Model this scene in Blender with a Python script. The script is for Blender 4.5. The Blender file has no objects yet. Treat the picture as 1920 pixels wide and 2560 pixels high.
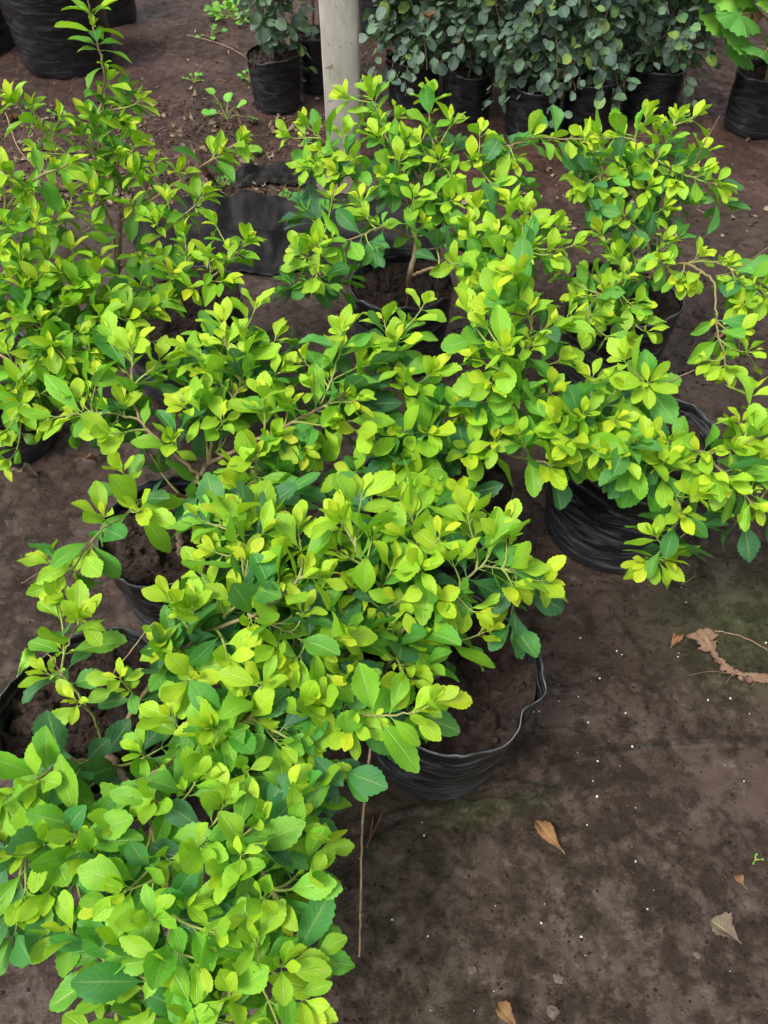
import bpy, math, random
import numpy as np
from mathutils import Vector
random.seed(7); rng = np.random.default_rng(11)
S = bpy.context.scene; COL = S.collection
# ------------------------------------------------------------------ camera
CAM_H, PITCH, VFOV = 1.3, math.radians(50), math.radians(67)
FPX = 1280 / math.tan(VFOV / 2)
cd = bpy.data.cameras.new('camera'); cam = bpy.data.objects.new('camera', cd); COL.objects.link(cam)
cam.location = (0, 0, CAM_H); cam.rotation_euler = (math.pi / 2 - PITCH, 0, 0)
cd.sensor_fit = 'VERTICAL'; cd.sensor_height = 24; cd.lens = 12 / math.tan(VFOV / 2)
cd.clip_start = 0.02; cd.clip_end = 500; S.camera = cam
# ------------------------------------------------------------------ sky, sun, exposure
SUN_EL, SUN_AZ = math.radians(58), math.radians(-125)
wd = bpy.data.worlds.new('World'); S.world = wd; wd.use_nodes = True
nt = wd.node_tree; nt.nodes.clear()
sky = nt.nodes.new('ShaderNodeTexSky'); sky.sky_type = 'NISHITA'; sky.sun_disc = False
sky.sun_elevation = SUN_EL; sky.sun_rotation = SUN_AZ; sky.dust_density = 4; sky.air_density = 1.0; sky.ozone_density = 1
hs = nt.nodes.new('ShaderNodeHueSaturation'); hs.inputs['Saturation'].default_value = 0.22
bg = nt.nodes.new('ShaderNodeBackground'); bg.inputs['Strength'].default_value = 0.15
wo = nt.nodes.new('ShaderNodeOutputWorld')
nt.links.new(sky.outputs[0], hs.inputs['Color']); nt.links.new(hs.outputs[0], bg.inputs[0]); nt.links.new(bg.outputs[0], wo.inputs[0])
sl = bpy.data.lights.new('sun', 'SUN'); sl.energy = 1.5; sl.angle = math.radians(16); sl.color = (1, .97, .9)
so = bpy.data.objects.new('sun', sl); COL.objects.link(so)
sd = Vector((math.sin(SUN_AZ) * math.cos(SUN_EL), math.cos(SUN_AZ) * math.cos(SUN_EL), math.sin(SUN_EL)))
so.rotation_euler = sd.to_track_quat('Z', 'Y').to_euler(); so.location = (0, 0, 5)
S.view_settings.view_transform = 'Standard'; S.view_settings.look = 'None'
S.view_settings.gamma = 1; S.view_settings.exposure = 0.68

# ------------------------------------------------------------------ helpers
def V(*a): return np.array(a, float)
def nrm(v):
    n = np.linalg.norm(v); return v / n if n > 1e-9 else V(0, 0, 1)
def ray(px, py):
    x = (px - 960) / FPX; y = -(py - 1280) / FPX
    cp, sp = math.cos(PITCH), math.sin(PITCH)
    return V(x, cp + y * sp, -sp + y * cp)
def wz(px, py, z):
    d = ray(px, py); t = (z - CAM_H) / d[2]; return V(0, 0, CAM_H) + d * t
def wy(px, py, Y):
    d = ray(px, py); return V(0, 0, CAM_H) + d * (Y / d[1])
def depth(p):
    return p[1] * math.cos(PITCH) - (p[2] - CAM_H) * math.sin(PITCH)

def vnoise(x, y, seed=0):
    xi = np.floor(x).astype(np.int64); yi = np.floor(y).astype(np.int64); fx = x - xi; fy = y - yi
    fx = fx * fx * (3 - 2 * fx); fy = fy * fy * (3 - 2 * fy)
    def h(a, b):
        n = (a * 374761393 + b * 668265263 + seed * 974711) & 0xffffffff
        n = ((n ^ (n >> 13)) * 1274126177) & 0xffffffff
        return ((n ^ (n >> 16)) & 0xffff) / 65535.0
    return (h(xi, yi) * (1 - fx) + h(xi + 1, yi) * fx) * (1 - fy) + (h(xi, yi + 1) * (1 - fx) + h(xi + 1, yi + 1) * fx) * fy
def fbm(x, y, seed=0, octv=4):
    s = 0; a = .5; t = 0
    for i in range(octv):
        s = s + a * vnoise(x * 2 ** i + 17.3 * i, y * 2 ** i - 9.1 * i, seed + i); t += a; a *= .5
    return s / t

def link(name, me, mat, parent=None, smooth=True):
    if mat: me.materials.append(mat)
    if smooth and len(me.polygons): me.polygons.foreach_set('use_smooth', [True] * len(me.polygons))
    o = bpy.data.objects.new(name, me); COL.objects.link(o)
    if parent: o.parent = parent; o.matrix_parent_inverse.identity()
    return o
def tag(o, label=None, cat=None, group=None, kind=None):
    for k, v in (('label', label), ('category', cat), ('group', group), ('kind', kind)):
        if v: o[k] = v
    return o
def empty(name, loc, rz=0):
    o = bpy.data.objects.new(name, None); COL.objects.link(o); o.location = tuple(float(c) for c in loc); o.rotation_euler = (0, 0, rz)
    o.empty_display_size = .05; return o

class MB:
    """collects vertices and faces, with optional uv / age / rnd per vertex"""
    def __init__(s): s.v = []; s.f = []; s.n = 0; s.uv = []; s.at = []
    def add(s, verts, faces, uv=None, age=0., rnd=0.):
        verts = np.asarray(verts, float); s.v.append(verts); s.f.append((np.asarray(faces), s.n)); s.n += len(verts)
        s.uv.append(np.zeros((len(verts), 2)) if uv is None else uv)
        a = np.zeros((len(verts), 2)); a[:, 0] = age; a[:, 1] = rnd; s.at.append(a)
    def build(s, name, mat, parent=None, origin=None, smooth=True):
        vs = np.concatenate(s.v) if s.v else np.zeros((0, 3))
        if origin is not None: vs = vs - np.asarray(origin)
        me = bpy.data.meshes.new(name)
        loops = []; starts = []; tot = 0
        for fa, off in s.f:
            if fa.ndim == 2:
                k = fa.shape[1]; loops.append((fa + off).ravel()); starts.append(np.arange(len(fa)) * k + tot); tot += fa.size
        loops = np.concatenate(loops); starts = np.concatenate(starts)
        me.vertices.add(len(vs)); me.vertices.foreach_set('co', vs.ravel().astype(np.float32))
        me.loops.add(len(loops)); me.loops.foreach_set('vertex_index', loops.astype(np.int32))
        me.polygons.add(len(starts)); me.polygons.foreach_set('loop_start', starts.astype(np.int32))
        me.update(calc_edges=True)
        uv = np.concatenate(s.uv); at = np.concatenate(s.at)
        ul = me.uv_layers.new(name='UVMap'); ul.data.foreach_set('uv', uv[loops].ravel().astype(np.float32))
        for i, nm in enumerate(('age', 'rnd')):
            a = me.attributes.new(nm, 'FLOAT', 'POINT'); a.data.foreach_set('value', at[:, i].astype(np.float32))
        me.validate()
        return link(name, me, mat, parent, smooth)

def tube(mb, pts, r0, r1, sides=7, age=0., cap=True):
    pts = np.asarray(pts, float); n = len(pts)
    tg = np.gradient(pts, axis=0); tg /= np.linalg.norm(tg, axis=1)[:, None] + 1e-9
    ref = V(.3, .2, .9) if abs(tg[0][2]) < .8 else V(1, .1, 0)
    a = np.cross(tg, ref); a /= np.linalg.norm(a, axis=1)[:, None] + 1e-9; b = np.cross(tg, a)
    th = np.arange(sides) * 2 * math.pi / sides
    rr = np.linspace(r0, r1, n) if np.isscalar(r0) else np.asarray(r0)
    vs = (pts[:, None, :] + rr[:, None, None] * (np.cos(th)[None, :, None] * a[:, None, :] + np.sin(th)[None, :, None] * b[:, None, :])).reshape(-1, 3)
    i = np.arange(n - 1)[:, None] * sides; j = np.arange(sides)[None, :]; j2 = (j + 1) % sides
    fs = np.stack([i + j, i + j2, i + sides + j2, i + sides + j], -1).reshape(-1, 4)
    uv = np.stack([np.tile(np.arange(sides) / sides, n), np.repeat(np.arange(n) / n, sides)], -1)
    mb.add(vs, fs, uv, age, random.random())
    if cap:
        cs = (n - 1) * sides
        tip = pts[-1] + tg[-1] * rr[-1] * .5
        mb.add(np.vstack([vs[cs:], tip]), np.array([[k, (k + 1) % sides, sides] for k in range(sides)]), None, age, 0)

def smooth_path(P, n=8, wob=0.0):
    P = [np.asarray(p, float) for p in P]
    if len(P) == 2: P = [P[0], (P[0] + P[1]) / 2, P[1]]
    Q = [2 * P[0] - P[1]] + P + [2 * P[-1] - P[-2]]; out = []
    for i in range(1, len(Q) - 2):
        for k in range(n):
            t = k / n
            out.append(.5 * ((2 * Q[i]) + (-Q[i - 1] + Q[i + 1]) * t + (2 * Q[i - 1] - 5 * Q[i] + 4 * Q[i + 1] - Q[i + 2]) * t * t + (-Q[i - 1] + 3 * Q[i] - 3 * Q[i + 1] + Q[i + 2]) * t ** 3))
    out.append(P[-1]); out = np.array(out)
    if wob: out[1:-1] += rng.normal(0, wob, (len(out) - 2, 3))
    return out

# ------------------------------------------------------------------ materials
class NT:
    def __init__(s, name):
        s.m = bpy.data.materials.new(name); s.m.use_nodes = True; s.t = s.m.node_tree; s.t.nodes.clear()
        s.out = s.t.nodes.new('ShaderNodeOutputMaterial')
    def n(s, typ, ins=None, **kw):
        nd = s.t.nodes.new(typ)
        for k, v in kw.items(): setattr(nd, k, v)
        for k, v in (ins or {}).items():
            if hasattr(v, 'is_output'): s.t.links.new(v, nd.inputs[k])
            else: nd.inputs[k].default_value = v
        return nd
    def math(s, op, a, b=0.0, c=0.0, clamp=False):
        return s.n('ShaderNodeMath', {0: a, 1: b, 2: c}, operation=op, use_clamp=clamp).outputs[0]
    def mix(s, f, a, b, blend='MIX'):
        nd = s.t.nodes.new('ShaderNodeMix'); nd.data_type = 'RGBA'; nd.blend_type = blend
        for k, v in ((0, f), (6, a), (7, b)):
            if hasattr(v, 'is_output'): s.t.links.new(v, nd.inputs[k])
            else: nd.inputs[k].default_value = v if k == 0 else (*v[:3], 1)
        return nd.outputs[2]
    def ramp(s, f, stops, interp='LINEAR'):
        nd = s.t.nodes.new('ShaderNodeValToRGB'); s.t.links.new(f, nd.inputs[0]); cr = nd.color_ramp; cr.interpolation = interp
        while len(cr.elements) < len(stops): cr.elements.new(.5)
        for e, (p, c) in zip(cr.elements, stops): e.position = p; e.color = (*c, 1) if len(c) == 3 else c
        return nd.outputs[0]
    def noise(s, vec, scale, detail=4, rough=.55, dist=0):
        return s.n('ShaderNodeTexNoise', {'Vector': vec, 'Scale': scale, 'Detail': detail, 'Roughness': rough, 'Distortion': dist}).outputs[0]
    def bump(s, h, strength=.5, dist=.01):
        return s.n('ShaderNodeBump', {'Height': h, 'Strength': strength, 'Distance': dist}).outputs[0]
    def done(s, sh): s.t.links.new(sh, s.out.inputs[0]); return s.m
def g3(v): return (v, v, v)

def leaf_mat(name, stops, transl=.3, rough=.42, veins=1.0, holes=True, hue=.03):
    t = NT(name)
    age = t.n('ShaderNodeAttribute', attribute_name='age').outputs['Fac']
    rnd = t.n('ShaderNodeAttribute', attribute_name='rnd').outputs['Fac']
    uv = t.n('ShaderNodeTexCoord').outputs['UV']
    sp = t.n('ShaderNodeSeparateXYZ', {0: uv}); u, v = sp.outputs[0], sp.outputs[1]
    au = t.math('ABSOLUTE', u)
    off = t.n('ShaderNodeCombineXYZ', {0: t.math('MULTIPLY', rnd, 37.0), 1: t.math('MULTIPLY', rnd, 91.0)}).outputs[0]
    pv = t.n('ShaderNodeVectorMath', {0: uv, 1: off}, operation='ADD').outputs[0]
    mott = t.noise(pv, 2.2, 4)
    a2 = t.math('ADD', age, t.math('MULTIPLY', t.math('SUBTRACT', mott, .5), .35), clamp=True)
    col = t.ramp(a2, stops)
    # veins
    mid = t.math('SUBTRACT', 1.0, t.math('MULTIPLY', au, 11.0), clamp=True)
    ph = t.math('SUBTRACT', t.math('MULTIPLY', v, 9.0), t.math('MULTIPLY', au, 2.6))
    fr = t.math('ABSOLUTE', t.math('SUBTRACT', t.math('FRACT', ph), .5))
    side = t.math('SUBTRACT', 1.0, t.math('MULTIPLY', fr, 8.0), clamp=True)
    side = t.math('MULTIPLY', side, t.math('SUBTRACT', 1.0, au, clamp=True))
    vein = t.math('MAXIMUM', mid, t.math('MULTIPLY', side, .55))
    lite = t.mix(.45, col, (.75, .85, .35))
    col = t.mix(t.math('MULTIPLY', vein, .6 * veins), col, lite)
    hsv = t.n('ShaderNodeHueSaturation', {'Hue': t.math('ADD', .5, t.math('MULTIPLY', t.math('SUBTRACT', rnd, .5), hue)),
              'Value': t.math('ADD', .88, t.math('MULTIPLY', t.math('FRACT', t.math('MULTIPLY', rnd, 7.31)), .26)), 'Color': col})
    col = hsv.outputs[0]
    # brown nibbled specks
    sp2 = t.noise(pv, 7.0, 3, .7)
    specks = t.math('GREATER_THAN', sp2, .68)
    col = t.mix(t.math('MULTIPLY', specks, .7), col, (.36, .32, .18))
    blister = t.noise(pv, 9.0, 3)
    h = t.math('SUBTRACT', t.math('MULTIPLY', blister, .6), vein)
    bp = t.bump(h, .55, .0012)
    pr = t.n('ShaderNodeBsdfPrincipled', {'Base Color': col, 'Roughness': t.math('ADD', rough, t.math('MULTIPLY', mott, .18)), 'Specular IOR Level': .38, 'Normal': bp})
    tr = t.n('ShaderNodeBsdfTranslucent', {'Color': t.mix(.5, col, (.36, .75, .01), 'MIX'), 'Normal': bp})
    sh = t.n('ShaderNodeMixShader', {0: transl, 1: pr.outputs[0], 2: tr.outputs[0]}).outputs[0]
    if holes:
        vo = t.n('ShaderNodeTexVoronoi', {'Vector': pv, 'Scale': 3.4, 'Randomness': 1.0})
        hm = t.math('LESS_THAN', t.math('ADD', vo.outputs['Distance'], t.math('MULTIPLY', t.math('SUBTRACT', sp2, .5), .14)), .1)
        sel = t.math('GREATER_THAN', t.n('ShaderNodeSeparateXYZ', {0: vo.outputs['Color']}).outputs[0], .66)
        hm = t.math('MULTIPLY', t.math('MULTIPLY', hm, sel), t.math('GREATER_THAN', age, .22))
        sh = t.n('ShaderNodeMixShader', {0: hm, 1: sh, 2: t.n('ShaderNodeBsdfTransparent').outputs[0]}).outputs[0]
    return t.done(sh)

M = {}
M['lime'] = leaf_mat('lime_leaf', [(0, (.52, .62, .02)), (.12, (.39, .6, .022)), (.3, (.27, .52, .026)), (.48, (.155, .42, .03)), (.64, (.08, .3, .045)), (.82, (.05, .2, .06)), (1, (.042, .14, .06))], .3, hue=.018)
M['fresh'] = leaf_mat('fresh_leaf', [(0, (.5, .6, .015)), (.15, (.27, .5, .014)), (.4, (.11, .32, .014)), (.7, (.045, .19, .018)), (1, (.022, .1, .02))], .3, .38, .8)
M['grey'] = leaf_mat('grey_green_leaf', [(0, (.2, .3, .05)), (.2, (.1, .2, .08)), (.5, (.15, .225, .165)), (.8, (.1, .155, .125)), (1, (.05, .1, .075))], .12, .5, .7, False)
M['mallow'] = leaf_mat('broad_leaf', [(0, (.24, .5, .05)), (.4, (.13, .38, .045)), (1, (.05, .22, .04))], .2, .5, .9, False)
M['husk'] = leaf_mat('dry_husk', [(0, (.26, .165, .105)), (.25, (.2, .12, .075)), (.5, (.1, .06, .04)), (1, (.06, .035, .025))], .02, .85, .6, False)
M['dead'] = leaf_mat('dead_leaf', [(0, (.28, .13, .055)), (.5, (.19, .09, .05)), (1, (.11, .065, .045))], .08, .7, 1., False)
M['deadgrey'] = leaf_mat('dead_grey_leaf', [(0, (.3, .22, .15)), (1, (.15, .11, .08))], .05, .75, 1., False)

def bark_mat():
    t = NT('bark'); age = t.n('ShaderNodeAttribute', attribute_name='age').outputs['Fac']
    g = t.n('ShaderNodeTexCoord').outputs['Object']; n = t.noise(g, 90, 4, .7)
    a = t.math('ADD', age, t.math('MULTIPLY', t.math('SUBTRACT', n, .5), .5), clamp=True)
    c = t.ramp(a, [(0, (.4, .52, .06)), (.3, (.28, .3, .07)), (.6, (.3, .19, .09)), (1, (.2, .125, .075))])
    c = t.mix(t.math('MULTIPLY', t.noise(g, 240, 2), .5), c, g3(.1), 'MIX')
    return t.done(t.n('ShaderNodeBsdfPrincipled', {'Base Color': c, 'Roughness': .7, 'Normal': t.bump(n, .6, .002)}).outputs[0])
M['bark'] = bark_mat()

def pot_mat(name='black_pot', dusty=.62, base=.007):
    t = NT(name); tc = t.n('ShaderNodeTexCoord'); g = tc.outputs['Object']
    sp = t.n('ShaderNodeSeparateXYZ', {0: g})
    st = t.n('ShaderNodeMapping', {'Vector': g, 'Scale': (4, 4, 26)}).outputs[0]
    streak = t.noise(st, 2.0, 5, .6, 1.2)
    fine = t.noise(g, 120, 4, .7); big = t.noise(g, 9, 3)
    low = t.math('SUBTRACT', 1.0, t.math('MULTIPLY', sp.outputs[2], 9.0), clamp=True)
    f = t.math('MULTIPLY', t.ramp(streak, [(.48, g3(0)), (.66, g3(1))]), dusty * .8)
    f = t.math('ADD', f, t.math('MULTIPLY', t.math('MULTIPLY', low, big), dusty * .55), clamp=True)
    f = t.math('MULTIPLY', f, t.math('ADD', .45, fine))
    c = t.mix(f, (base, base * 1.02, base * 1.15), (.15, .158, .18))
    scuff = t.math('GREATER_THAN', t.math('MULTIPLY', t.noise(st, 9, 3, .7), t.noise(g, 22, 2)), .37)
    c = t.mix(t.math('MULTIPLY', scuff, .5 * dusty), c, (.25, .25, .26))
    rim = t.n('ShaderNodeAttribute', attribute_name='age').outputs['Fac']
    c = t.mix(t.math('MULTIPLY', rim, t.math('MULTIPLY', t.math('POWER', t.noise(g, 35, 3, .6), 2.2), 1.5 * dusty), clamp=True), c, (.3, .3, .31))
    return t.done(t.n('ShaderNodeBsdfPrincipled', {'Base Color': c, 'Roughness': t.math('ADD', .3, t.math('MULTIPLY', f, .7)), 'Specular IOR Level': .5,
                   'Normal': t.bump(t.math('ADD', streak, t.math('MULTIPLY', fine, .1)), .45, .0035)}).outputs[0])
M['pot'] = pot_mat(); M['potclean'] = pot_mat('black_pot_clean', .22, .006)

def soil_mat():
    t = NT('potting_soil'); g = t.n('ShaderNodeTexCoord').outputs['Object']
    a = t.noise(g, 70, 7, .72, .3); b = t.noise(g, 300, 4, .75); c0 = t.noise(g, 8, 3)
    f = t.math('ADD', t.math('MULTIPLY', a, .7), t.math('MULTIPLY', c0, .3))
    c = t.ramp(f, [(.36, (.018, .010, .008)), (.47, (.055, .033, .026)), (.58, (.11, .069, .056)), (.75, (.16, .108, .09))])
    c = t.mix(t.math('MULTIPLY', b, .4), c, (.03, .018, .014))
    return t.done(t.n('ShaderNodeBsdfPrincipled', {'Base Color': c, 'Roughness': .85, 'Specular IOR Level': .3, 'Normal': t.bump(t.math('ADD', a, t.math('MULTIPLY', b, .6)), 1.0, .012)}).outputs[0])
M['soil'] = soil_mat()

def ground_mat():
    t = NT('mud_ground'); g = t.n('ShaderNodeTexCoord').outputs['Object']
    mud = t.n('ShaderNodeAttribute', attribute_name='age').outputs['Fac']      # smooth skin of mud over the cloth
    alg = t.n('ShaderNodeAttribute', attribute_name='rnd').outputs['Fac']      # algae
    sp = t.n('ShaderNodeSeparateXYZ', {0: g})
    n1 = t.noise(g, 5, 5, .6, .4); n2 = t.noise(g, 40, 5, .65); n3 = t.noise(g, 230, 3, .75); n4 = t.noise(g, 95, 4, .7, .5)
    crumb = t.ramp(t.math('ADD', t.math('MULTIPLY', n4, .6), t.math('MULTIPLY', n3, .4)), [(.3, (.033, .019, .0115)), (.5, (.052, .032, .021)), (.72, (.082, .051, .034))])
    skin = t.ramp(n1, [(.3, (.040, .0235, .0155)), (.5, (.060, .0375, .0275)), (.72, (.088, .060, .051))])
    m2 = t.math('ADD', mud, t.math('MULTIPLY', t.math('SUBTRACT', n2, .5), 1.1))
    m2 = t.math('ADD', m2, t.math('MULTIPLY', t.math('SUBTRACT', t.noise(g, 11, 5, .6), .5), 1.2))
    m2 = t.ramp(m2, [(.2, g3(0)), (.85, g3(1))])
    gran = t.noise(g, 60, 8, .78, .2)
    crumb = t.mix(t.ramp(gran, [(.40, g3(1)), (.50, g3(0))]), crumb, (.026, .016, .0095))
    pm = t.ramp(t.math('ADD', t.math('MULTIPLY', t.noise(g, 21, 11, .78, .15), .7), t.math('MULTIPLY', t.noise(g, 3.2, 3, .5), .3)), [(.43, g3(0)), (.55, g3(1))])
    m2 = pm
    c = t.mix(m2, crumb, skin)
    cre = t.n('ShaderNodeSeparateXYZ', {0: t.n('ShaderNodeTexCoord').outputs['UV']}).outputs[0]
    c = t.mix(t.math('MULTIPLY', cre, .95), c, (.005, .004, .002))
    far = t.ramp(t.math('MULTIPLY', sp.outputs[1], .2), [(.46, g3(0)), (.5, g3(1))])
    red = t.ramp(t.math('ADD', t.math('MULTIPLY', n2, .5), t.math('MULTIPLY', n1, .5)), [(.36, (.022, .011, .0075)), (.52, (.066, .032, .023)), (.68, (.12, .067, .052))])
    c = t.mix(far, c, red)
    c = t.mix(t.math('MULTIPLY', t.ramp(n3, [(.5, g3(0)), (.75, g3(1))]), .35), c, (.02, .013, .01))
    pit = t.ramp(t.noise(g, 140, 2, .5), [(.68, g3(0)), (.74, g3(1))])
    c = t.mix(t.math('MULTIPLY', pit, .55), c, (.075, .054, .044))
    c = t.mix(t.math('MULTIPLY', alg, t.math('MULTIPLY', n2, 1.1)), c, (.036, .05, .008))
    h = t.math('ADD', t.math('ADD', t.math('MULTIPLY', n2, .5), t.math('MULTIPLY', gran, t.math('SUBTRACT', 1.3, m2))), t.math('ADD', t.math('MULTIPLY', n4, .7), t.math('MULTIPLY', n3, .6)))
    rough = t.math('SUBTRACT', .78, t.math('MULTIPLY', m2, .3))
    st = t.math('SUBTRACT', .95, t.math('MULTIPLY', m2, .72))
    bp = t.n('ShaderNodeBump', {'Height': h, 'Strength': st, 'Distance': .015}).outputs[0]
    return t.done(t.n('ShaderNodeBsdfPrincipled', {'Base Color': c, 'Roughness': rough, 'Specular IOR Level': .36, 'Normal': bp}).outputs[0])
M['ground'] = ground_mat()

def simple(name, stops, scale=30, rough=.8, bd=.003, bs=.6, detail=5, stretch=(1, 1, 1)):
    t = NT(name); g = t.n('ShaderNodeMapping', {'Vector': t.n('ShaderNodeTexCoord').outputs['Object'], 'Scale': stretch}).outputs[0]
    n = t.noise(g, scale, detail, .65, .3)
    return t.done(t.n('ShaderNodeBsdfPrincipled', {'Base Color': t.ramp(n, stops), 'Roughness': rough, 'Specular IOR Level': .2, 'Normal': t.bump(n, bs, bd)}).outputs[0])
M['cloth'] = simple('black_cloth', [(.3, (.004, .0037, .004)), (.52, (.008, .0072, .0078)), (.75, (.034, .025, .02))], 14, .62, .006)
M['perlite'] = simple('white_grain', [(.3, (.5, .47, .42)), (.7, (.8, .78, .74))], 300, .8)
M['stone'] = simple('stone', [(.3, (.07, .05, .04)), (.7, (.2, .15, .12))], 60, .8)
M['crumb'] = simple('soil_crumb', [(.38, (.012, .008, .005)), (.55, (.045, .028, .019)), (.66, (.11, .075, .055))], 60, .9)
M['twig'] = simple('dry_twig', [(.3, (.2, .13, .08)), (.6, (.42, .29, .18)), (.8, (.2, .13, .1))], 60, .8, .001)
def post_mat():
    t = NT('weathered_paint'); g = t.n('ShaderNodeTexCoord').outputs['Object']
    n = t.noise(t.n('ShaderNodeMapping', {'Vector': g, 'Scale': (1, 1, .35)}).outputs[0], 22, 6, .62, .8); f = t.noise(g, 150, 3, .7)
    sp = t.n('ShaderNodeSeparateXYZ', {0: g})
    c = t.ramp(n, [(.3, (.24, .225, .19)), (.42, (.36, .335, .28)), (.6, (.45, .425, .36)), (.8, (.52, .5, .44))])
    chip = t.ramp(t.noise(g, 17, 5, .7, 1.5), [(.63, g3(0)), (.66, g3(1))])
    c = t.mix(t.math('MULTIPLY', chip, .7), c, (.17, .12, .08))
    dirt = t.math('MULTIPLY', t.math('SUBTRACT', 1.0, t.math('MULTIPLY', sp.outputs[2], 3.2), clamp=True), t.math('ADD', n, .2))
    c = t.mix(dirt, c, (.11, .08, .06)); c = t.mix(t.math('MULTIPLY', f, .25), c, (.2, .17, .14))
    return t.done(t.n('ShaderNodeBsdfPrincipled', {'Base Color': c, 'Roughness': .72, 'Normal': t.bump(t.math('ADD', n, chip), .6, .003)}).outputs[0])
M['post'] = post_mat()

# ------------------------------------------------------------------ ground
def polydist(X, Y, P):
    d = np.full(X.shape, 9.); sgn = np.zeros(X.shape)
    for a, b in zip(P[:-1], P[1:]):
        ab = b - a; L = (ab ** 2).sum(); t = np.clip(((X - a[0]) * ab[0] + (Y - a[1]) * ab[1]) / L, 0, 1)
        dx = X - a[0] - t * ab[0]; dy = Y - a[1] - t * ab[1]; dd = np.hypot(dx, dy)
        s = np.sign(ab[0] * dy - ab[1] * dx); m = dd < d; d = np.where(m, dd, d); sgn = np.where(m, s, sgn)
    return d, sgn
def GP(*pp): return [wz(x, y, 0)[:2] for x, y in pp]
SEAMS = [(GP((780, 2095), (900, 2066), (1115, 2023), (1318, 1986), (1410, 1961), (1509, 1961)), .006, .004, .011),
         (GP((1330, 1727), (1453, 1730), (1546, 1706), (1650, 1740)), .006, 0, .009),
         (GP((1380, 1893), (1632, 1863), (1780, 1852), (1990, 1840)), .007, 0, .009),
         (GP((1533, 1525), (1607, 1635), (1681, 1740)), .004, .0015, .01),
         (GP((1300, 700), (1500, 900), (1560, 1040), (1700, 1120)), .003, .002, .012),
         (GP((-60, 2240), (60, 2215), (160, 2235)), .006, .003, .01),
         (GP((1180, 1960), (1290, 1935), (1400, 1962)), .003, 0, .02),
         (GP((1560, 548), (1750, 540), (2100, 536)), .006, .006, .01),
         (GP((1850, 1180), (1930, 1140)), .01, 0, .02)]
def gheight(X, Y):
    z = .018 * (fbm(X * 2.2, Y * 2.2, 3, 3) - .5) + .006 * (fbm(X * 11, Y * 11, 9, 4) - .5)
    mud = fbm(X * 7 + 3, Y * 7, 21, 6)
    mud = np.clip((mud - .36) / .2, 0, 1)
    cr_ = fbm(X * 13, Y * 13, 101, 5); z += .0032 * np.clip((cr_ - .5) / .012, 0, 1) + .003 * np.clip((fbm(X * 23, Y * 23, 131, 4) - .56) / .02, 0, 1) + .0016 * mud + (1 - mud) * .007 * (fbm(X * 60, Y * 60, 31, 3) - .5)
    fade = np.clip(1 - (Y - 2.2) / .3, 0, 1)
    for P, hgt, step, w in SEAMS:
        P = [np.asarray(p) for p in P]; d, s = polydist(X + .03 * (fbm(X * 4, Y * 4, 91, 3) - .5), Y + .03 * (fbm(X * 4, Y * 4, 95, 3) - .5), P); hgt = hgt * .75; step = step * .8
        dj = d + .004 * (fbm(X * 30, Y * 30, 5, 2) - .5); w = w * (.55 + .5 * fbm(X * 9, Y * 9, 15, 2))
        z += fade * hgt * np.exp(-(dj / (w * .62)) ** 2) * (.6 + .8 * fbm(X * 8, Y * 8, 44, 2)) - fade * .0013 * np.exp(-((dj - w * 1.5) / (w * .7)) ** 2) * (s < 0)
        z += step * np.exp(-d / .05) / (1 + np.exp(-s * d / .0025)) * fade
    far = np.clip((Y - 2.35) / .25, 0, 1)
    z += far * (.05 * (fbm(X * 1.7, Y * 1.7, 61, 4) - .45) + .022 * (fbm(X * 14, Y * 14, 71, 4) - .5))
    # crusty curl of mud at the front right
    c = wz(1640, 1985, 0); d, s = polydist(X, Y, [np.asarray(p) for p in GP((1520, 1960), (1580, 2010), (1680, 1975), (1760, 2015), (1830, 1990), (1900, 1955))])
    dj = d + .03 * (fbm(X * 22, Y * 22, 83, 3) - .5); z += .004 * np.clip(1 - np.abs(dj) / .035, 0, 1) ** .5
    return z, mud
xs = np.concatenate([np.array([-60, -25, -10, -5, -3, -2.2]), np.arange(-1.7, 1.7, .0045), np.array([1.75, 2.2, 3, 5, 10, 25, 60])])
ys = [-.3]
while ys[-1] < 4.6: ys.append(ys[-1] + 0.0038 * max(1, (ys[-1] + .5) * .95))
ys = np.concatenate([np.array([-60, -20, -8, -3, -1.2, -.6]), np.array(ys), np.array([5, 6, 8, 12, 20, 40, 100])])
X, Y = np.meshgrid(xs, ys); Z, MUD = gheight(X, Y)
edge = (np.abs(X) > 1.75) | (Y > 4.7) | (Y < -.35); Z = np.where(edge, Z * .3, Z)
ALG = np.zeros_like(X)
for (px, py, r, a) in [(1850, 1560, .2, 1.2), (1170, 2035, .10, 1.2), (1300, 2010, .08, .9), (1700, 1330, .16, .35), (950, 2200, .2, .3), (1100, 2500, .12, .3), (1400, 2300, .25, .15), (700, 480, .3, .3)]:
    p = wz(px, py, 0); sx = 1.0 if (px, py) not in ((1170, 2035), (1300, 2010)) else 1
    dy = (Y - p[1] - .12 * (X - p[0]) * (sx == 1 and r < .11)) * (3.2 if r < .11 else 1)
    ALG = np.maximum(ALG, a * np.exp(-((X - p[0]) ** 2 + dy ** 2) / r ** 2 * 1.6))
CRE = np.zeros_like(X)
for P_, hg_, st_, w_ in SEAMS:
    Xw = X + .03 * (fbm(X * 4, Y * 4, 91, 3) - .5); Yw = Y + .03 * (fbm(X * 4, Y * 4, 95, 3) - .5)
    d_, s_ = polydist(Xw, Yw, [np.asarray(p) for p in P_]); wv = .0022 + .0035 * fbm(X * 12, Y * 12, 7, 2)
    CRE = np.maximum(CRE, np.exp(-((d_ + s_ * .0025) / wv) ** 2) * np.clip(fbm(X * 7, Y * 7, 27, 3) * 2.2 - .1, 0, 1))
ny, nx = X.shape; i = np.arange(ny - 1)[:, None] * nx; j = np.arange(nx - 1)[None, :]
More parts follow.
